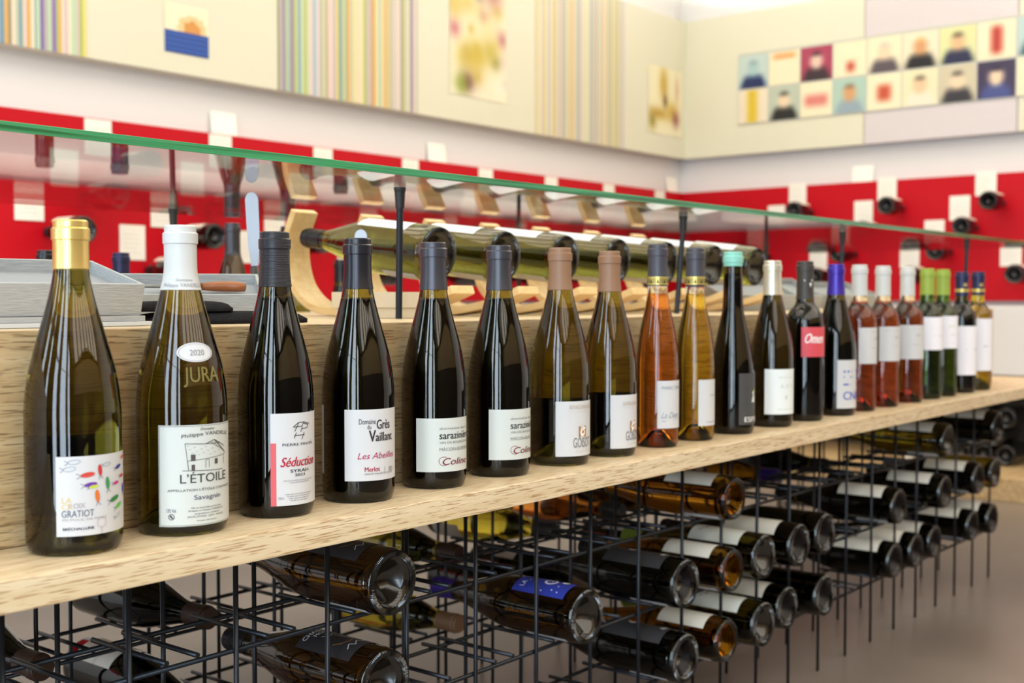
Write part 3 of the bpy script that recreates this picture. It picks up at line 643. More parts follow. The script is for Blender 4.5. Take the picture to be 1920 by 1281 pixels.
# 11
b = stand('tall dark bottle with dripped teal wax top and near-black label', 1374, 470, 814, 41, kind='slope', capy=497, cap=C_teal, glassm=G_dark, winem=W_red)
b.label_px(1386, 96, 700, 797, mat('charcoal_label', (66, 66, 66), .5))
a0 = math.degrees(b.ang(1386)); D = lambda q: (b.phc + math.radians(a0 + q)) * b.R
k = Ink(); k.text('ESPER', D(16), D(78), b.zof(791, 1400), .0085, bold=.0003); k.rect(D(14), D(80), b.zof(794.5, 1400), b.zof(794, 1400)); k.rect(D(14), D(80), b.zof(774, 1400), b.zof(773, 1400))
k.poly([(D(40), b.zof(753, 1410)), (D(58), b.zof(754, 1410)), (D(54), b.zof(738, 1410)), (D(46), b.zof(741, 1410))]); k.ell(D(48), b.zof(736, 1410), .003, .003); b.ink(k, (214, 214, 210))
k = Ink(); k.poly([(D(46), b.zof(734, 1410)), (D(60), b.zof(736, 1410)), (D(56), b.zof(727, 1410))]); b.ink(k, (150, 176, 60), name='figure_print')
# 12
b = stand('olive bottle with silver capsule and plain pale label, right of the teal-waxed bottle', 1448, 486, 800, 39.5, capy=550, cap=C_cream, glassm=G_dark)
b.label_px(1435, 116, 692, 777, mat('mist_label', (222, 228, 226), .55))
a0 = math.degrees(b.ang(1435)); D = lambda q: (b.phc + math.radians(a0 + q)) * b.R
k = Ink(); k.text('A D V', D(42), D(86), b.zof(727, 1465), .006); k.micro(D(36), D(90), b.zof(708, 1465), .002, 2); k.micro(D(36), D(90), b.zof(768, 1465), .002, 6); k.ell(D(60), b.zof(745, 1465), .002, .004); b.ink(k, (186, 196, 190))
# 13
b = stand('broad-shouldered black bottle with a small red label high on its body', 1509, 487, 789, 36, kind='bordeaux', capy=558, cap=mat('soot_foil', (52, 48, 44), .5), glassm=G_dark, winem=W_red)
b.label_px(1503, 92, 613, 669, mat('red_label', (206, 74, 84), .5))
a0 = math.degrees(b.ang(1503)); D = lambda q: (b.phc + math.radians(a0 + q)) * b.R
k = Ink(); k.text('Omen', D(8), D(70), b.zof(643, 1520), .018, shear=.25, bold=.0005); b.ink(k, (240, 226, 224))
k = Ink(); ph = b.phc; RC = r_at(b.p, b.zof(530)) + .0013
k.rect(ph - .1, ph + .95, b.zof(527), b.zof(523)); k.poly([(ph + .5, b.zof(530)), (ph + .85, b.zof(530)), (ph + .68, b.zof(538))]); obj('capsule_print', k.mesh('capsule_print', lambda u, v: (RC * math.sin(u), -RC * math.cos(u), v)), ink_mat((226, 226, 222)), b.cap)
# 14
b = stand('black bottle with purple capsule and white label in blue lettering', 1567, 492, 778, 38, R=.039, capy=549, cap=C_purple, glassm=G_dark, winem=W_red)
b.label_px(1570, 100, 675, 766)
a0 = math.degrees(b.ang(1570)); D = lambda q: (b.phc + math.radians(a0 + q)) * b.R
k = Ink(); k.micro(D(18), D(88), b.zof(698, 1590), .007, 3); k.micro(D(18), D(88), b.zof(708, 1590), .006, 5); k.micro(D(18), D(88), b.zof(722, 1590), .006, 8); k.text('CNA', D(18), D(84), b.zof(749, 1590), .016, bold=.0004); b.ink(k, (80, 96, 176))
# 15-17 rosé, 18-19 green, 20-21
ORD = ['nearest', 'middle', 'farthest']
for i, (cx, top, bot, lx, yt, yb) in enumerate(((1611, 490, 767, 1611, 614, 682), (1655, 492, 759, 1649, 612, 677), (1701, 494, 751, 1689, 609, 673))):
    b = stand('%s of three rosé wine bottles with white capsules' % ORD[i], cx, top, bot, 32, kind='bordeaux', R=.0345, capy=548, cap=C_white, glassm=G_clear, winem=W_rose)
    b.label_px(lx, 104, yt, yb); a0 = math.degrees(b.ang(lx)); D = lambda q: (b.phc + math.radians(a0 + q)) * b.R
    k = Ink(); k.micro(D(20), D(84), b.z1 - .009, .004, i); k.ell(D(66), b.z1 - .022, .007, .003); k.micro(D(44), D(72), b.z0 + .03, .004, i + 5); b.ink(k, (184, 184, 176))
for i, (cx, top, bot, lx, yt, yb) in enumerate(((1738, 497, 744, 1732, 594, 656), (1767, 498, 738, 1765, 592, 653))):
    b = stand('%s of the two bottles with leaf-green capsules' % ('nearer', 'farther')[i], cx, top, bot, 28, kind='bordeaux', R=.0335, capy=546, cap=C_green, glassm=G_green)
    b.label_px(lx, 112, yt, yb, mat('bright_label', (236, 234, 240), .5)); a0 = math.degrees(b.ang(lx)); D = lambda q: (b.phc + math.radians(a0 + q)) * b.R
    k = Ink(); k.micro(D(30), D(90), b.z1 - .026, .008, i); k.micro(D(40), D(80), b.z0 + .03, .004, i); b.ink(k, (212, 210, 176))
for i, (cx, top, bot, lx, yt, yb, g, wn) in enumerate(((1803, 502, 731, 1797, 611, 703, G_dark, W_red), (1833, 503, 727, 1829, 597, 695, G_yellow, None))):
    b = stand(('dark bottle with gold-ringed navy capsule and tall white label, last but one in row', 'yellow-green bottle with gold-ringed navy capsule, last on the ledge')[i], cx, top, bot, 26, kind='bordeaux', R=.0335, capy=547, cap=C_navy, glassm=g, winem=wn)
    b.label_px(lx, 112, yt, yb, MATS['bright_label'] if 'bright_label' in MATS else M_paper); a0 = math.degrees(b.ang(lx)); D = lambda q: (b.phc + math.radians(a0 + q)) * b.R
    k = Ink(); k.micro(D(34), D(90), b.z0 + .058, .006, i); b.ink(k, (190, 190, 196))
    za = b.zof(547); zb = b.zof(541); R2 = r_at(b.p, za) + .0014
    obj('gold_ring', lathe([(R2 - .0004, za), (R2, za), (R2, zb), (R2 - .0004, zb)], 30), MATS['gold_band'], b.cap)
    k = Ink(); k.ell(b.phc + .5, b.zof(533), .32, .0035, 12); obj('gold_crest', k.mesh('gold_crest', lambda u, v: (R2 * math.sin(u), -R2 * math.cos(u), v)), MATS['gold_band'], b.cap)

# ------------------------------------------------------------------ wire racks under the ledge
PX0, PITCH = 0.605 * 1.1, 0.1172 * 1.1
RM = 0.003
rod_mesh = {}
def cyl(name, L, axis, parent, loc, m=M_metal, r=RM):
    key = (round(L, 4), axis, r)
    if key not in rod_mesh:
        e = [0, 0, 0]; e[axis] = L; bm = tube(bmesh.new(), [(0, 0, 0), tuple(e)], r, 8); d = bpy.data.meshes.new(name)
        bmesh.ops.recalc_face_normals(bm, faces=bm.faces[:]); bm.to_mesh(d); bm.free(); d.materials.append(m); rod_mesh[key] = d
        sm = [len(p.vertices) == 4 for p in d.polygons]; d.polygons.foreach_set('use_smooth', sm)
    o = obj(name, rod_mesh[key], None, parent); o.location = loc; return o
KN0, KN1 = -2, 20
def rack(name, label, ya, yb, levels):
    t = thing(name, label, 'wine rack', (1.8, (ya + yb) / 2, 0)); oy = (ya + yb) / 2
    for y in (ya, yb):
        for k in range(KN0, KN1 + 1): cyl('upright', SB - 0.001, 2, t, (PX0 + k * PITCH - 1.8, y - oy, 0.0005), r=.0029)
        for z in levels: cyl('long_bar', (KN1 - KN0) * PITCH + .02, 0, t, (PX0 + KN0 * PITCH - .01 - 1.8, y - oy + (.006 if y == ya else -.006), z))
    for z in levels:
        for k in range(KN0, KN1):
            for s_ in (-.0187, .0187): cyl('cross_rod', yb - ya + .004, 1, t, (PX0 + (k + .5) * PITCH + s_ - 1.8, ya - oy + .004, z + .0059))
LV = [H - .376, H - .496, H - .615]; RLV = [H - .357, H - .4774, H - .596]
rack('wire_wine_rack', 'black steel wire rack under the front of the counter', 1.0285, 1.16, LV)
rack('wire_wine_rack', 'second black steel wire rack behind the front rack', 1.4355, 1.573, RLV)

def knurl(R, parent, m):
    key = ('knurl', round(R, 4))
    if key not in MESH:
        bm = bmesh.new(); n = 110; rings = []
        for i in range(n * 2):
            a = 2 * math.pi * i / (n * 2); e = .0007 if i % 2 else 0.0
            rings.append([bm.verts.new(((R + q * (1 + e * 160)) * math.cos(a), (R + q * (1 + e * 160)) * math.sin(a), zz - e - .0008)) for q, zz in ((-.0042, .0016), (-.0022, -.0006), (.0022, -.0006), (.0042, .0016))])
        for a, b_ in zip(rings, rings[1:] + rings[:1]):
            for j in range(3): bm.faces.new((a[j], a[j + 1], b_[j + 1], b_[j]))
        d = bpy.data.meshes.new('knurled_ring'); bm.to_mesh(d); bm.free(); d.materials.append(m); MESH[key] = d
    return obj('knurled_ring', MESH[key], None, parent)
def lying(label, cell, y, zc, cap, g, w_=None, kind='burgundy', R=.0398, HT=.292, flip=False, lab=None, blab=False, group=None, tilt=0.0, x=None, kn=True, roll=0.0, fill=None, name='wine_bottle'):
    X = x if x is not None else PX0 + (cell + .5) * PITCH
    rot = (-math.pi / 2 + tilt, 0, 0) if not flip else (math.pi / 2 + tilt, 0, 0)
    b = Bottle(label, (X, y, zc), kind, R, HT, cap=cap, glassm=g, winem=w_, capz=.85 * HT, rot=rot, group=group, fill=fill, name=name)
    if roll: b.t.rotation_euler = (Matrix.Rotation(rot[0], 4, 'X') @ Matrix.Rotation(roll, 4, 'Z')).to_euler()
    if kn: knurl(R * .845, b.glass, G_base)
    if lab:
        rgb, a0, a1, z0, z1 = lab
        if flip: a0, a1 = a0 + 180, a1 + 180
        b.lab = b.patch('label', math.radians(a0), math.radians(a1), z0, z1, mat('lab_%d_%d_%d' % rgb, rgb, .5))
        b.p0, b.p1, b.z0, b.z1 = math.radians(a0), math.radians(a1), z0, z1
    if blab:
        o_ = 180 if not flip else 0
        b.patch('back_label', math.radians(o_ - 40), math.radians(o_ + 40), .02, .09, M_paper)
    return b
zr = [z + .0447 for z in LV]; zq = [z + .0447 for z in RLV]
GF = 'wine bottles lying base-out in the front wire rack'; GR = 'wine bottles lying neck-forward in the rear wire rack'
def gold_art(b):
    k = Ink(); R = b.R; m_ = (b.z0 + b.z1) / 2
    # writing runs around the bottle: u across, v along the axis
    def ft(t, a0, a1, z, c, sh=0): k.text(t, a0 * R, a1 * R, z, c, shear=sh)
    ft('CHABLIS', -.62, .35, b.z1 - .011, .007); ft('MONTM', -.35, .45, b.z1 - .020, .006)
    for pts in ([(-.3, .02), (-.1, .012), (.15, .02), (.3, .008), (.4, -.004)], [(0, .012), (.1, -.01), (.35, -.014)], [(-.5, -.034), (-.3, -.028), (-.2, -.036), (0, -.028), (.15, -.034), (.4, -.026)]):
        k.line([(a * R, m_ + z) for a, z in pts], .0009)
    b.ink(k, (226, 226, 226))
    k = Ink(); k.line([(a * R, m_ + z) for a, z in ((.2, -.016), (-.1, -.022), (-.35, -.018), (-.5, -.008))], .0008); b.ink(k, (186, 140, 60), name='gold_stroke')
BLK = (44, 42, 46); CRM2 = (224, 220, 206)
# front rack, by cell
b = lying('olive-brown bottle with black art label and knurled base, top tier of rack', 2, .987, zr[0], C_black, G_amber, lab=(BLK, -50, 42, .03, .125), blab=True, group=GF); gold_art(b)
b = lying('olive-brown bottle with black art label lying below its twin in the rack', 2, 1.0, zr[1], C_black, G_amber, lab=(BLK, -50, 42, .03, .125), blab=True, group=GF); gold_art(b)
lying('dark bottle with brown capsule at the bottom left edge of the rack', 0, .955, zr[1], C_dbrown, G_dark, W_red, group=GF)
b = lying('brown glass bottle with blue label and purple capsule in the rack', 5, .987, zr[1], C_purple, G_amber, lab=((46, 60, 160), -48, 34, .022, .115), blab=True, group=GF)
k = Ink(); R = b.R; k.ring(-.05 * R, .062, .008, .009, .003); k.line([(.2 * R, .05), (.45 * R, .042), (.3 * R, .032)], .003); k.ell(.1 * R, .04, .005, .006)
for i in range(12): k.ell(rnd.uniform(-.7, .5) * R, rnd.uniform(.03, .11), .0012, .0012, 8)
k.text('LA', -.6 * R, -.3 * R, .098, .008); b.ink(k, (226, 228, 240))
for r_, lab in ((1, 'black bottle with charcoal label beside the amber bottle, middle tier'), (2, 'black bottle with charcoal label, lower tier at bottom centre')):
    b = lying(lab, 7, .981, zr[r_], C_black, G_dark, W_red, lab=((52, 52, 54), -52, 46, .03, .14), blab=True, group=GF)
    k = Ink(); R = b.R; k.text('ESPER', -.1 * R, .7 * R, .038, .008, bold=.0003); k.poly([(-.1 * R, .10), (.2 * R, .094), (.1 * R, .104), (.25 * R, .115), (0, .108)]); b.ink(k, (206, 206, 200))
for r_, y, lab in ((0, .965, 'clear bottle of amber wine lying on the top tier of the rack'), (1, .968, 'clear bottle of amber wine lying on the middle tier of the rack'), (2, .978, 'clear bottle of amber wine lying on the lower tier of the rack')):
    lying(lab, 8, y, zr[r_], C_black, G_clear, W_orange if r_ < 0 else mat('x', (1, 1, 1)) if False else glass('amber_wine', (.84, .56, .14), .95), kind='flute', R=.0375, HT=.31, lab=(CRM2, -55, 50, .03, .12), blab=True, group=GF, kn=False)
for r_, lab in ((1, 'green bottle with pale label and lime mark, middle tier of rack'), (2, 'green bottle with pale label and lime mark, lower tier of rack')):
    b = lying(lab, 9, .979, zr[r_], C_green, G_olive, lab=((222, 224, 214), -58, 52, .035, .135), group=GF)
    k = Ink(); R = b.R; k.ell(.2 * R, .06, .006, .008); k.ell(.45 * R, .05, .005, .004); b.ink(k, (196, 210, 130), name='lime_print')
    k = Ink(); k.line([(-.5 * R, .12), (.1 * R, .105), (.4 * R, .112)], .002); k.line([(-.3 * R, .108), (.2 * R, .118)], .0015); b.ink(k, (140, 132, 116))
for r_, y, lab in ((1, .975, 'black bottle with cream label, right of the lime-marked bottle in middle tier'), (2, .998, 'black bottle with cream label, right of the lime-marked bottle in lower tier')):
    lying(lab, 10, y, zr[r_], C_black, G_dark, W_red, lab=(CRM2, -60, 55, .035, .14), group=GF)
for r_, lab in ((1, 'unlabelled black bottle with ruby capsule in the middle tier'), (2, 'unlabelled black bottle in the lower tier before the gap')):
    lying(lab, 11, .984, zr[r_], C_ruby, G_dark, W_red, group=GF)
far = [(16, 0, .977, 'olive bottle with cream labels under the ledge, top tier, nearer of far pair'), (19, 0, .985, 'dark bottle with cream label at the far end of the top tier'),
       (14, 1, .99, 'black bottle with cream label, first after the gap in middle tier'), (16, 1, .982, 'black bottle with cream label, second after the gap in middle tier'), (18, 1, .99, 'black bottle with cream label, third after the gap in middle tier'), (19, 1, .991, 'dark green bottle at the far end of the middle tier'),
       (14, 2, .998, 'black bottle with cream label, first after the gap in lower tier'), (15, 2, 1.0, 'black bottle with cream label, second after the gap in lower tier'), (16, 2, 1.005, 'black bottle with cream label, third after the gap in lower tier'), (18, 2, 1.003, 'black bottle with cream label, last but one in lower tier'), (19, 2, .996, 'black bottle with cream label, farthest in lower tier')]
for c, r_, y, lab in far:
    lying(lab, c, y, zr[r_], C_black, G_olive if (c, r_) in ((16, 0), (19, 1)) else G_dark, None if (c, r_) in ((16, 0), (19, 1)) else W_red, lab=None if (c, r_) == (19, 1) else (CRM2, -60, 55, .03, .13), blab=(c, r_) in ((16, 0), (14, 1), (18, 1), (18, 2)), group=GF, kn=False)
# rear rack: base away, neck towards the viewer (tip y = base y - length)
rear = [(0, 1, 1.60, C_dbrown, G_dark, W_red, None, 'dark bottle with brown capsule pointing forward at the left edge'),
        (2, 1, 1.63, C_dbrown, G_dark, W_red, (CRM2, -150, -40, .02, .10), 'dark bottle with brown capsule and cream label pointing forward, under the ledge at left'),
        (2, 2, 1.645, C_dbrown, G_dark, W_red, (CRM2, -70, 60, .03, .12), 'dark bottle with big cream label lying low behind the left rack'),
        (6, 1, 1.64, C_dbrown, G_olive, None, None, 'green bottle with brown capsule pointing forward behind the twin art labels'),
        (6, 2, 1.64, C_brown, G_olive, None, None, 'green bottle with light brown capsule lying low in the rear rack'),
        (8, 1, 1.635, C_grey, G_yellow, None, (CRM2, 100, 200, .02, .09), 'yellow-green bottle with grey capsule in the rear rack'),
        (10, 1, 1.66, C_grey, G_clear, W_orange, None, 'clear bottle of orange wine in the rear rack'),
        (8, 2, 1.63, C_teal, G_dark, W_red, (CRM2, -60, 50, .03, .12), 'dark bottle with teal capsule lying low in the rear rack'),
        (9, 2, 1.64, C_brown, G_dark, W_red, (CRM2, -60, 50, .03, .12), 'dark bottle with tan capsule lying low in the rear rack'),
        (11, 1, 1.63, C_black, G_amber, None, None, 'brown bottle with black capsule in the rear rack, past the orange wine'),
        (12, 1, 1.64, C_black, G_dark, W_red, None, 'dark bottle in the rear rack under the purple-capped bottle'),
        (13, 1, 1.63, C_ruby, G_amber, None, None, 'brown bottle with ruby capsule in the rear rack'),
        (15, 1, 1.64, C_purple, G_amber, None, None, 'brown bottle with purple capsule in the rear rack'),
        (17, 1, 1.63, C_black, G_dark, W_red, None, 'dark bottle far along the rear rack'),
        (12, 2, 1.63, C_black, G_dark, W_red, (CRM2, -60, 50, .03, .12), 'dark labelled bottle low in the rear rack past the middle')]
for c, r_, y, cp, g, wn, lb, lab in rear:
    lying(lab, c, y, zq[r_], cp, g, wn, flip=True, lab=lb, group=GR, kn=False, HT=.296)

# ------------------------------------------------------------------ lying bottles in bent-wood cradles on the counter
def cradle(X, label):
    t = thing('bentwood_cradle', label, 'bottle holder', (X, 1.36, CT), group='bent-wood bottle cradles')
    c0 = H
    pts = [(1.536, H + .143), (1.556, H + .10), (1.556, H + .055), (1.536, H + .012), (1.49, CT + .0135), (1.41, CT + .0065), (1.33, CT + .008), (1.25, CT + .021), (1.185, CT + .042)]
    sp = smooth_prof(pts, 5); bm = bmesh.new(); th = .0065; wd = .025; rows = []
    for i, (y, z) in enumerate(sp):
        a = sp[max(i - 1, 0)]; b_ = sp[min(i + 1, len(sp) - 1)]; l = math.hypot(b_[0] - a[0], b_[1] - a[1]); ny, nz = -(b_[1] - a[1]) / l, (b_[0] - a[0]) / l
        rows.append([bm.verts.new((x, y + s_ * ny * th - 1.36, z + s_ * nz * th - CT)) for x, s_ in ((-wd, 1), (wd, 1), (wd, -1), (-wd, -1))])
    for a, b_ in zip(rows, rows[1:]):
        for j in range(4): bm.faces.new((a[j], a[(j + 1) % 4], b_[(j + 1) % 4], b_[j]))
    bm.faces.new(rows[0]); bm.faces.new(rows[-1][::-1])
    o = obj('bent_band', bm, M_band, t)
    md = o.modifiers.new('bev', 'BEVEL'); md.width = .0012; md.segments = 1; md.limit_method = 'ANGLE'
ORDN = ['first', 'second', 'third', 'fourth', 'fifth', 'sixth', 'seventh', 'eighth', 'ninth', 'tenth', 'eleventh', 'twelfth']
DX = [1.334, 1.49, 1.651, 1.81, 1.975, 2.155, 2.337]
for i, X in enumerate(DX):
    cradle(X, 'bent wooden cradle under the %s lying bottle from the left' % ORDN[i])
    tl = math.atan(.033 / .29)
    b = lying('olive bottle with knurled base and black foil, %s lying under the glass from the left' % ORDN[i], 0, 1.235, H + .065, C_black, G_sage, None, R=.0425, HT=.300, x=X, tilt=0, lab=((232, 234, 238), -42, 42, .045, .15), blab=True, group='bottles lying in cradles under the glass', name='sparkling_wine_bottle')
    b.t.rotation_euler = (-math.pi / 2 + tl, 0, 0)
# ------------------------------------------------------------------ things on the counter
def tray(name, label, w_, d_, h_, loc, yaw, tilt, knife=None, lidm=None):
    t = thing(name, label, 'box', loc, (0, 0, 0))
    t.rotation_euler = (Matrix.Rotation(yaw, 4, 'Z') @ Matrix.Rotation(tilt, 4, 'X')).to_euler()
    e = .004
    obj('front_side', B(-w_ / 2, w_ / 2, 0, e, 0, h_, bevel=.0006), M_grey, t); obj('back_side', B(-w_ / 2, w_ / 2, d_ - e, d_, 0, h_, bevel=.0006), M_grey, t)
    obj('left_side', B(-w_ / 2, -w_ / 2 + e, e, d_ - e, 0, h_, bevel=.0006), M_grey, t); obj('right_side', B(w_ / 2 - e, w_ / 2, e, d_ - e, 0, h_, bevel=.0006), M_grey, t)
    obj('foam_insert', B(-w_ / 2 + e, w_ / 2 - e, e, d_ - e, .0005, h_ * .62), M_foam, t)
    return t
def folding_knife(label, loc, rot, hm):
    t = thing('pocket_knife', label, 'knife', loc); t.rotation_euler = rot
    L = .05; pts = [(-L, 0), (-.025, .001), (0, .0015), (.03, 0), (L, -.004)]
    obj('handle', tube(bmesh.new(), [(x, y, .0) for x, y in [(0, .0)] + [(p[0] / 2 + .03, p[1]) for p in pts][1:]], [.0045, .0065, .007, .0068, .0055], 12), hm, t, smooth=True)
    obj('bolster', tube(bmesh.new(), [(-.012, .0, 0), (.0, 0, 0)], [.0055, .006], 12), M_steel, t, smooth=True)
    bm = bmesh.new(); P = [(-.012, -.005), (-.012, .005), (-.05, .006), (-.075, -.003), (-.05, -.005)]
    lo = [bm.verts.new((x, y, -.0008)) for x, y in P]; hi = [bm.verts.new((x, y, .0008)) for x, y in P]
    bm.faces.new(lo); bm.faces.new(hi[::-1])
    for i in range(5): bm.faces.new((lo[i], lo[(i + 1) % 5], hi[(i + 1) % 5], hi[i]))
    obj('blade', bm, M_steel, t)
    return t
tl1 = math.radians(15)
lid = thing('box_lid', 'flat grey box lid under the open knife box at the left edge', 'box lid', (.62, 1.115, CT))
obj('lid_board', B(-.16, .135, 0.0, .115, .0005, .005, bevel=.0006), M_greyl, lid); obj('lid_rim', B(-.16, .128, .003, .112, .0052, .011, bevel=.0006), M_grey, lid)
t1 = tray('knife_box', 'open grey linen box with a knife at the left edge of the counter', .25, .105, .034, (.62, 1.122, CT + .0115), 0, tl1)
folding_knife('pocket knife with pale wood handle in the left grey box', (.535, 1.166, CT + .052), (tl1, 0, 0), M_bamboo)
t2 = tray('knife_box', 'open grey linen box with a knife behind the white-capped bottle', .22, .115, .034, (.885, 1.265, CT + .001), math.radians(-35), math.radians(14))
q = Matrix.Translation(t2.location) @ t2.rotation_euler.to_matrix().to_4x4() @ Vector((.035, .058, .030))
folding_knife('pocket knife with burl wood handle in the grey box behind the white-capped bottle', q, t2.rotation_euler.copy(), M_walnut)
pc = thing('felt_pouch', 'black felt knife pouch lying folded on the counter', 'pouch', (.875, 1.155, CT), (0, 0, math.radians(-14)))
def pillow(w_, d_, h_, z):
    bm = bmesh.new(); nx, ny = 20, 10; top, botm = [], []
    for j in range(ny + 1):
        r1, r2 = [], []
        for i in range(nx + 1):
            x, y = i / nx * 2 - 1, j / ny * 2 - 1; s_ = (1 - abs(x) ** 5) ** .5 * (1 - abs(y) ** 4) ** .5
            px, py = x * w_ / 2 * (1 - .06 * abs(y) ** 3), y * d_ / 2 * (1 - .1 * abs(x) ** 3)
            r1.append(bm.verts.new((px, py, z + h_ * (.35 + .65 * s_)))); r2.append(bm.verts.new((px, py, z)))
        top.append(r1); botm.append(r2)
    for g, fl in ((top, 0), (botm, 1)):
        for j in range(ny):
            for i in range(nx):
                f = (g[j][i], g[j][i + 1], g[j + 1][i + 1], g[j + 1][i]); bm.faces.new(f if not fl else f[::-1])
    for j in range(ny):
        for i in (0, nx): bm.faces.new((top[j][i], top[j + 1][i], botm[j + 1][i], botm[j][i]))
    for i in range(nx):
        for j in (0, ny): bm.faces.new((top[j][i], top[j][i + 1], botm[j][i + 1], botm[j][i]))
    return bm
obj('pouch_body', pillow(.20, .075, .014, .0006), M_felt, pc, smooth=True)
fl = obj('folded_flap', pillow(.11, .07, .012, .0), M_felt, pc, smooth=True); fl.location = (-.05, .002, .0145)
vx = Vector((math.sin(YAW), -math.cos(YAW), 0))
kb = thing('kraft_box', 'small kraft cardboard box with lid behind the fourth bottle', 'box', (1.225, 1.235, CT), (0, 0, YAW - math.pi / 2 + math.radians(4)))
obj('box_base', B(-.072, .072, -.001, .036, .0005, .016, bevel=.0006), M_kraft, kb); obj('box_lid', B(-.078, .078, -.004, .039, .0155, .038, bevel=.0008), M_kraft, kb)
def table_knife(label, x, y, htop, dark, lean):
    t = thing('table_knife', label, 'knife', (x, y, CT), (0, 0, YAW - math.pi / 2))
    h_ = H + htop - CT; hb = h_ * .42
    bm = bmesh.new(); P = [(-.004, hb), (.006, hb), (.0095, hb + .03), (.0098, h_ - .012)] + [(.0005 + .0093 * math.cos(a), h_ - .011 + .011 * math.sin(a)) for a in [math.radians(q) for q in range(20, 181, 20)]] + [(-.0075, hb + .03)]
    P = [(px + lean * (1 - pz / h_) , pz) for px, pz in P]
    lo = [bm.verts.new((px, -.0009, pz)) for px, pz in P]; hi = [bm.verts.new((px, .0009, pz)) for px, pz in P]
    bm.faces.new(lo); bm.faces.new(hi[::-1])
    for i in range(len(P)): j = (i + 1) % len(P); bm.faces.new((lo[i], lo[j], hi[j], hi[i]))
    obj('blade', bm, M_steel, t)
    obj('handle', tube(bmesh.new(), [(lean * 1.0, 0, .0005), (lean * .85, 0, hb * .4), (lean * .62, 0, hb)], [.0085, .008, .0055], 14), M_darkh, t, smooth=True)
table_knife('table knife with dark handle standing blade-up behind the third bottle', 1.083, 1.36, .1475, True, .006)
table_knife('table knife standing behind the fourth bottle with only its round tip showing', 1.255, 1.32, .1015, True, 0.0)
# grey boxes at the far part of the counter
for i, (x, y, wd, yaw, tl, lab) in enumerate(((2.47, 1.30, .2, -30, 18, 'open grey box leaning at the end of the cradle row'), (2.72, 1.36, .22, -25, 20, 'open grey box behind the silver-capped bottle'), (2.98, 1.30, .2, -20, 16, 'open grey box behind the rosé bottles'))):
    t = tray('knife_box', lab, wd, .13, .036, (x, y, CT + .001), math.radians(yaw), math.radians(tl))

# bottles standing on the rear ledge of the counter
for px, tall, cp, g, wn, lab in ((88, 0, C_black, G_dark, W_red, 'dark bottle neck behind the gold-capped bottle at the left'), (228, 0, C_navy, G_dark, W_red, 'blue-capped bottle neck showing between the two grey boxes'), (437, 1, C_grey, G_amber, None, 'tall bottle with charcoal capsule standing behind the grey knife box'), (541, 1, C_black, G_olive, None, 'tall olive bottle standing behind the bent-wood cradle'), (640, 0, C_black, G_dark, W_red, 'dark bottle seen through the first wooden cradle')):
    az = YAW - math.atan((px - 960) / FPX); rng = 1.965 / math.sin(az)
    Bottle(lab, (rng * math.cos(az), 1.965, ST), 'burgundy', .05 if tall else .04, .374 if tall else .308, cap=cp, glassm=g, winem=wn, capz=.31 if tall else .26, group='bottles on the rear ledge of the counter')

# ------------------------------------------------------------------ bottles and cards on the red walls
def wall_card(loc, axis, label, group, wd=.087, ht=.105):
    t = thing('price_card', label, 'card', loc, group=group)
    if axis == 'y': obj('card', B(-wd / 2, wd / 2, -.0025, -.0005, -ht / 2, ht / 2), M_cardp, t)
    else: obj('card', B(-.0025, -.0005, -wd / 2, wd / 2, -ht / 2, ht / 2), M_cardp, t)
    k = Ink(); r = random.Random(label)
    for i in range(5): k.micro(-wd * .36, wd * r.uniform(.1, .36), ht * (.22 - .13 * i), .003, i)
    fn = (lambda u, v: (u, -.0031, v)) if axis == 'y' else (lambda u, v: (-.0031, -u, v))
    obj('fine_print', k.mesh('fine_print', fn), ink_mat((206, 202, 190)), t)
def wall_bottle(loc, axis, label, group, cream, i):
    rot = (-math.pi / 2, 0, 0) if axis == 'y' else (0, math.pi / 2, 0)
    b = Bottle(label, loc, 'burgundy', .039, .19, cap=C_black, glassm=G_base if i % 3 else G_dark, winem=None if i % 3 else W_red, capz=.172, rot=rot, group=group, name='wall_bottle')
    if axis == 'y': p0 = 0
    else: p0 = math.pi / 2          # local +X points down after the turn, so the label faces local -X
    if axis == 'x': p0 = -math.pi / 2
    if cream: b.patch('label', p0 - .85, p0 + .85, .035, .12, mat('wall_label', (230, 222, 206), .55))
LG_, RG_ = 'bottles pegged in the red back wall', 'bottles pegged in the red right wall'
ROW = ['top', 'second', 'third', 'fourth']
def ordn(i): return ORDN[i]
SHOW_LB = {(0, j) for j in range(4)} | {(1, j) for j in range(4)} | {(2, j) for j in range(4)} | {(3, j) for j in range(4)}
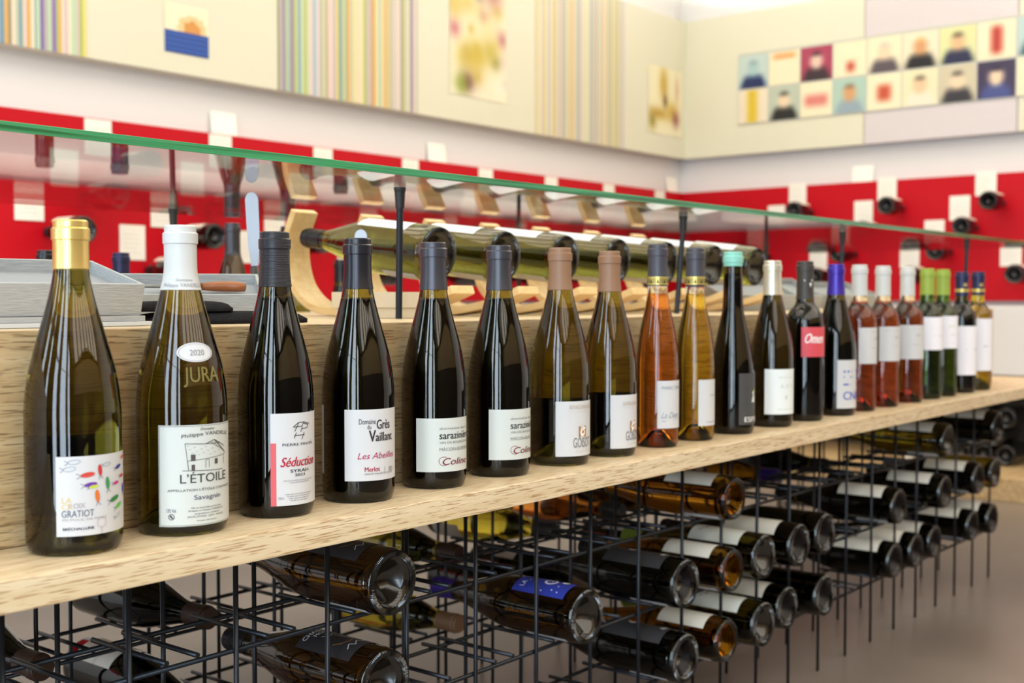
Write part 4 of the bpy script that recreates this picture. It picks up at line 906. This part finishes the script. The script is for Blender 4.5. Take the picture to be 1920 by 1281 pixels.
for j in range(4):
    n = 0
    for i in range(-1, 8):
        x = 1.968 - .108 * j + .434 * i; z = H - .67 + (1.135 if j == 0 else 1.14 - .102 * j)
        px = 960 + FPX * math.tan(YAW - math.atan2(CY, x))
        if px < -10 or x > CX - .12: continue
        n += 1
        wall_card((x, CY - .0302, z), 'y', 'white card, %s from the left in the %s row on the red back wall' % (ordn(n - 1), ROW[j]), 'cards on the red back wall')
        bxp = x + .055; bz = z - .083
        if (j, i) in DROP_B if 'DROP_B' in globals() else False: continue
        if bxp < CX - .1: wall_bottle((bxp, CY - .222, bz), 'y', 'dark bottle pegged base-out in the back wall, %s from the left in the %s row' % (ordn(n - 1), ROW[j]), LG_, True, i + j)
for j in range(4):
    n = 0
    for i in range(-1, 3):
        y = 1.687 + .108 * j + .43 * i; z = H - .67 + 1.152 - .1 * j
        px = 960 + FPX * math.tan(YAW - math.atan2(y, CX))
        if px > 1935 or y > CY - .15 or px < 1300: continue
        n += 1
        wall_card((CX - .0302, y, z), 'x', 'white card, %s from the right in the %s row on the red right wall' % (ordn(n - 1), ROW[j]), 'cards on the red right wall')
        wall_bottle((CX - .222, y - .068, z - .088), 'x', 'dark bottle pegged base-out in the right wall, %s from the right in the %s row' % (ordn(n - 1), ROW[j]), RG_, True, i + j)
# notes leaning above the red panels
for i, (px, py, w_) in enumerate(((423, 235, .10), (820, 288, .10), (1290, 350, .10))):
    az = YAW - math.atan((px - 960) / FPX); x = (CY - .01) / math.tan(az)
    if x > CX - .1: x = CX - .1
    t = tag(obj('paper_note', B(-w_ / 2, w_ / 2, -.0015, 0, 0, .075), mat('bright_paper', (252, 250, 238), .6)), 'white paper note above the red back wall, %s from the left' % ordn(i), 'note', 'paper notes above the red wall')
    t.location = (x, CY - .012, RZ1 + .0005); t.rotation_euler = (math.radians(-6), 0, 0)
t = tag(obj('paper_note', B(-.0015, 0, -.05, .05, 0, .075), MATS['bright_paper']), 'white paper note above the red right wall', 'note', 'paper notes above the red wall')
t.location = (CX - .012, 2.24, RZ1 + .0005); t.rotation_euler = (0, math.radians(6), 0)

# bottles stacked in the bin at the far right
nb = 0
for r_, zz, ys_ in ((0, .087 + .041, (1.72, 1.635, 1.55, 1.465)), (1, .087 + .041 + .072, (1.6775, 1.5925, 1.5075)), (2, .087 + .041 + .144, (1.635, 1.55, 1.465))):
    for q, y in enumerate(ys_):
        b = Bottle('dark bottle in the bin at far right, %s from the left in the %s layer' % (ORDN[q], ('bottom', 'middle', 'upper')[r_]), (4.80, y, zz), 'bordeaux', .0405, .29, cap=C_black, glassm=G_base, capz=.24, rot=(0, math.pi / 2, 0), group='bottles stacked in the bin')
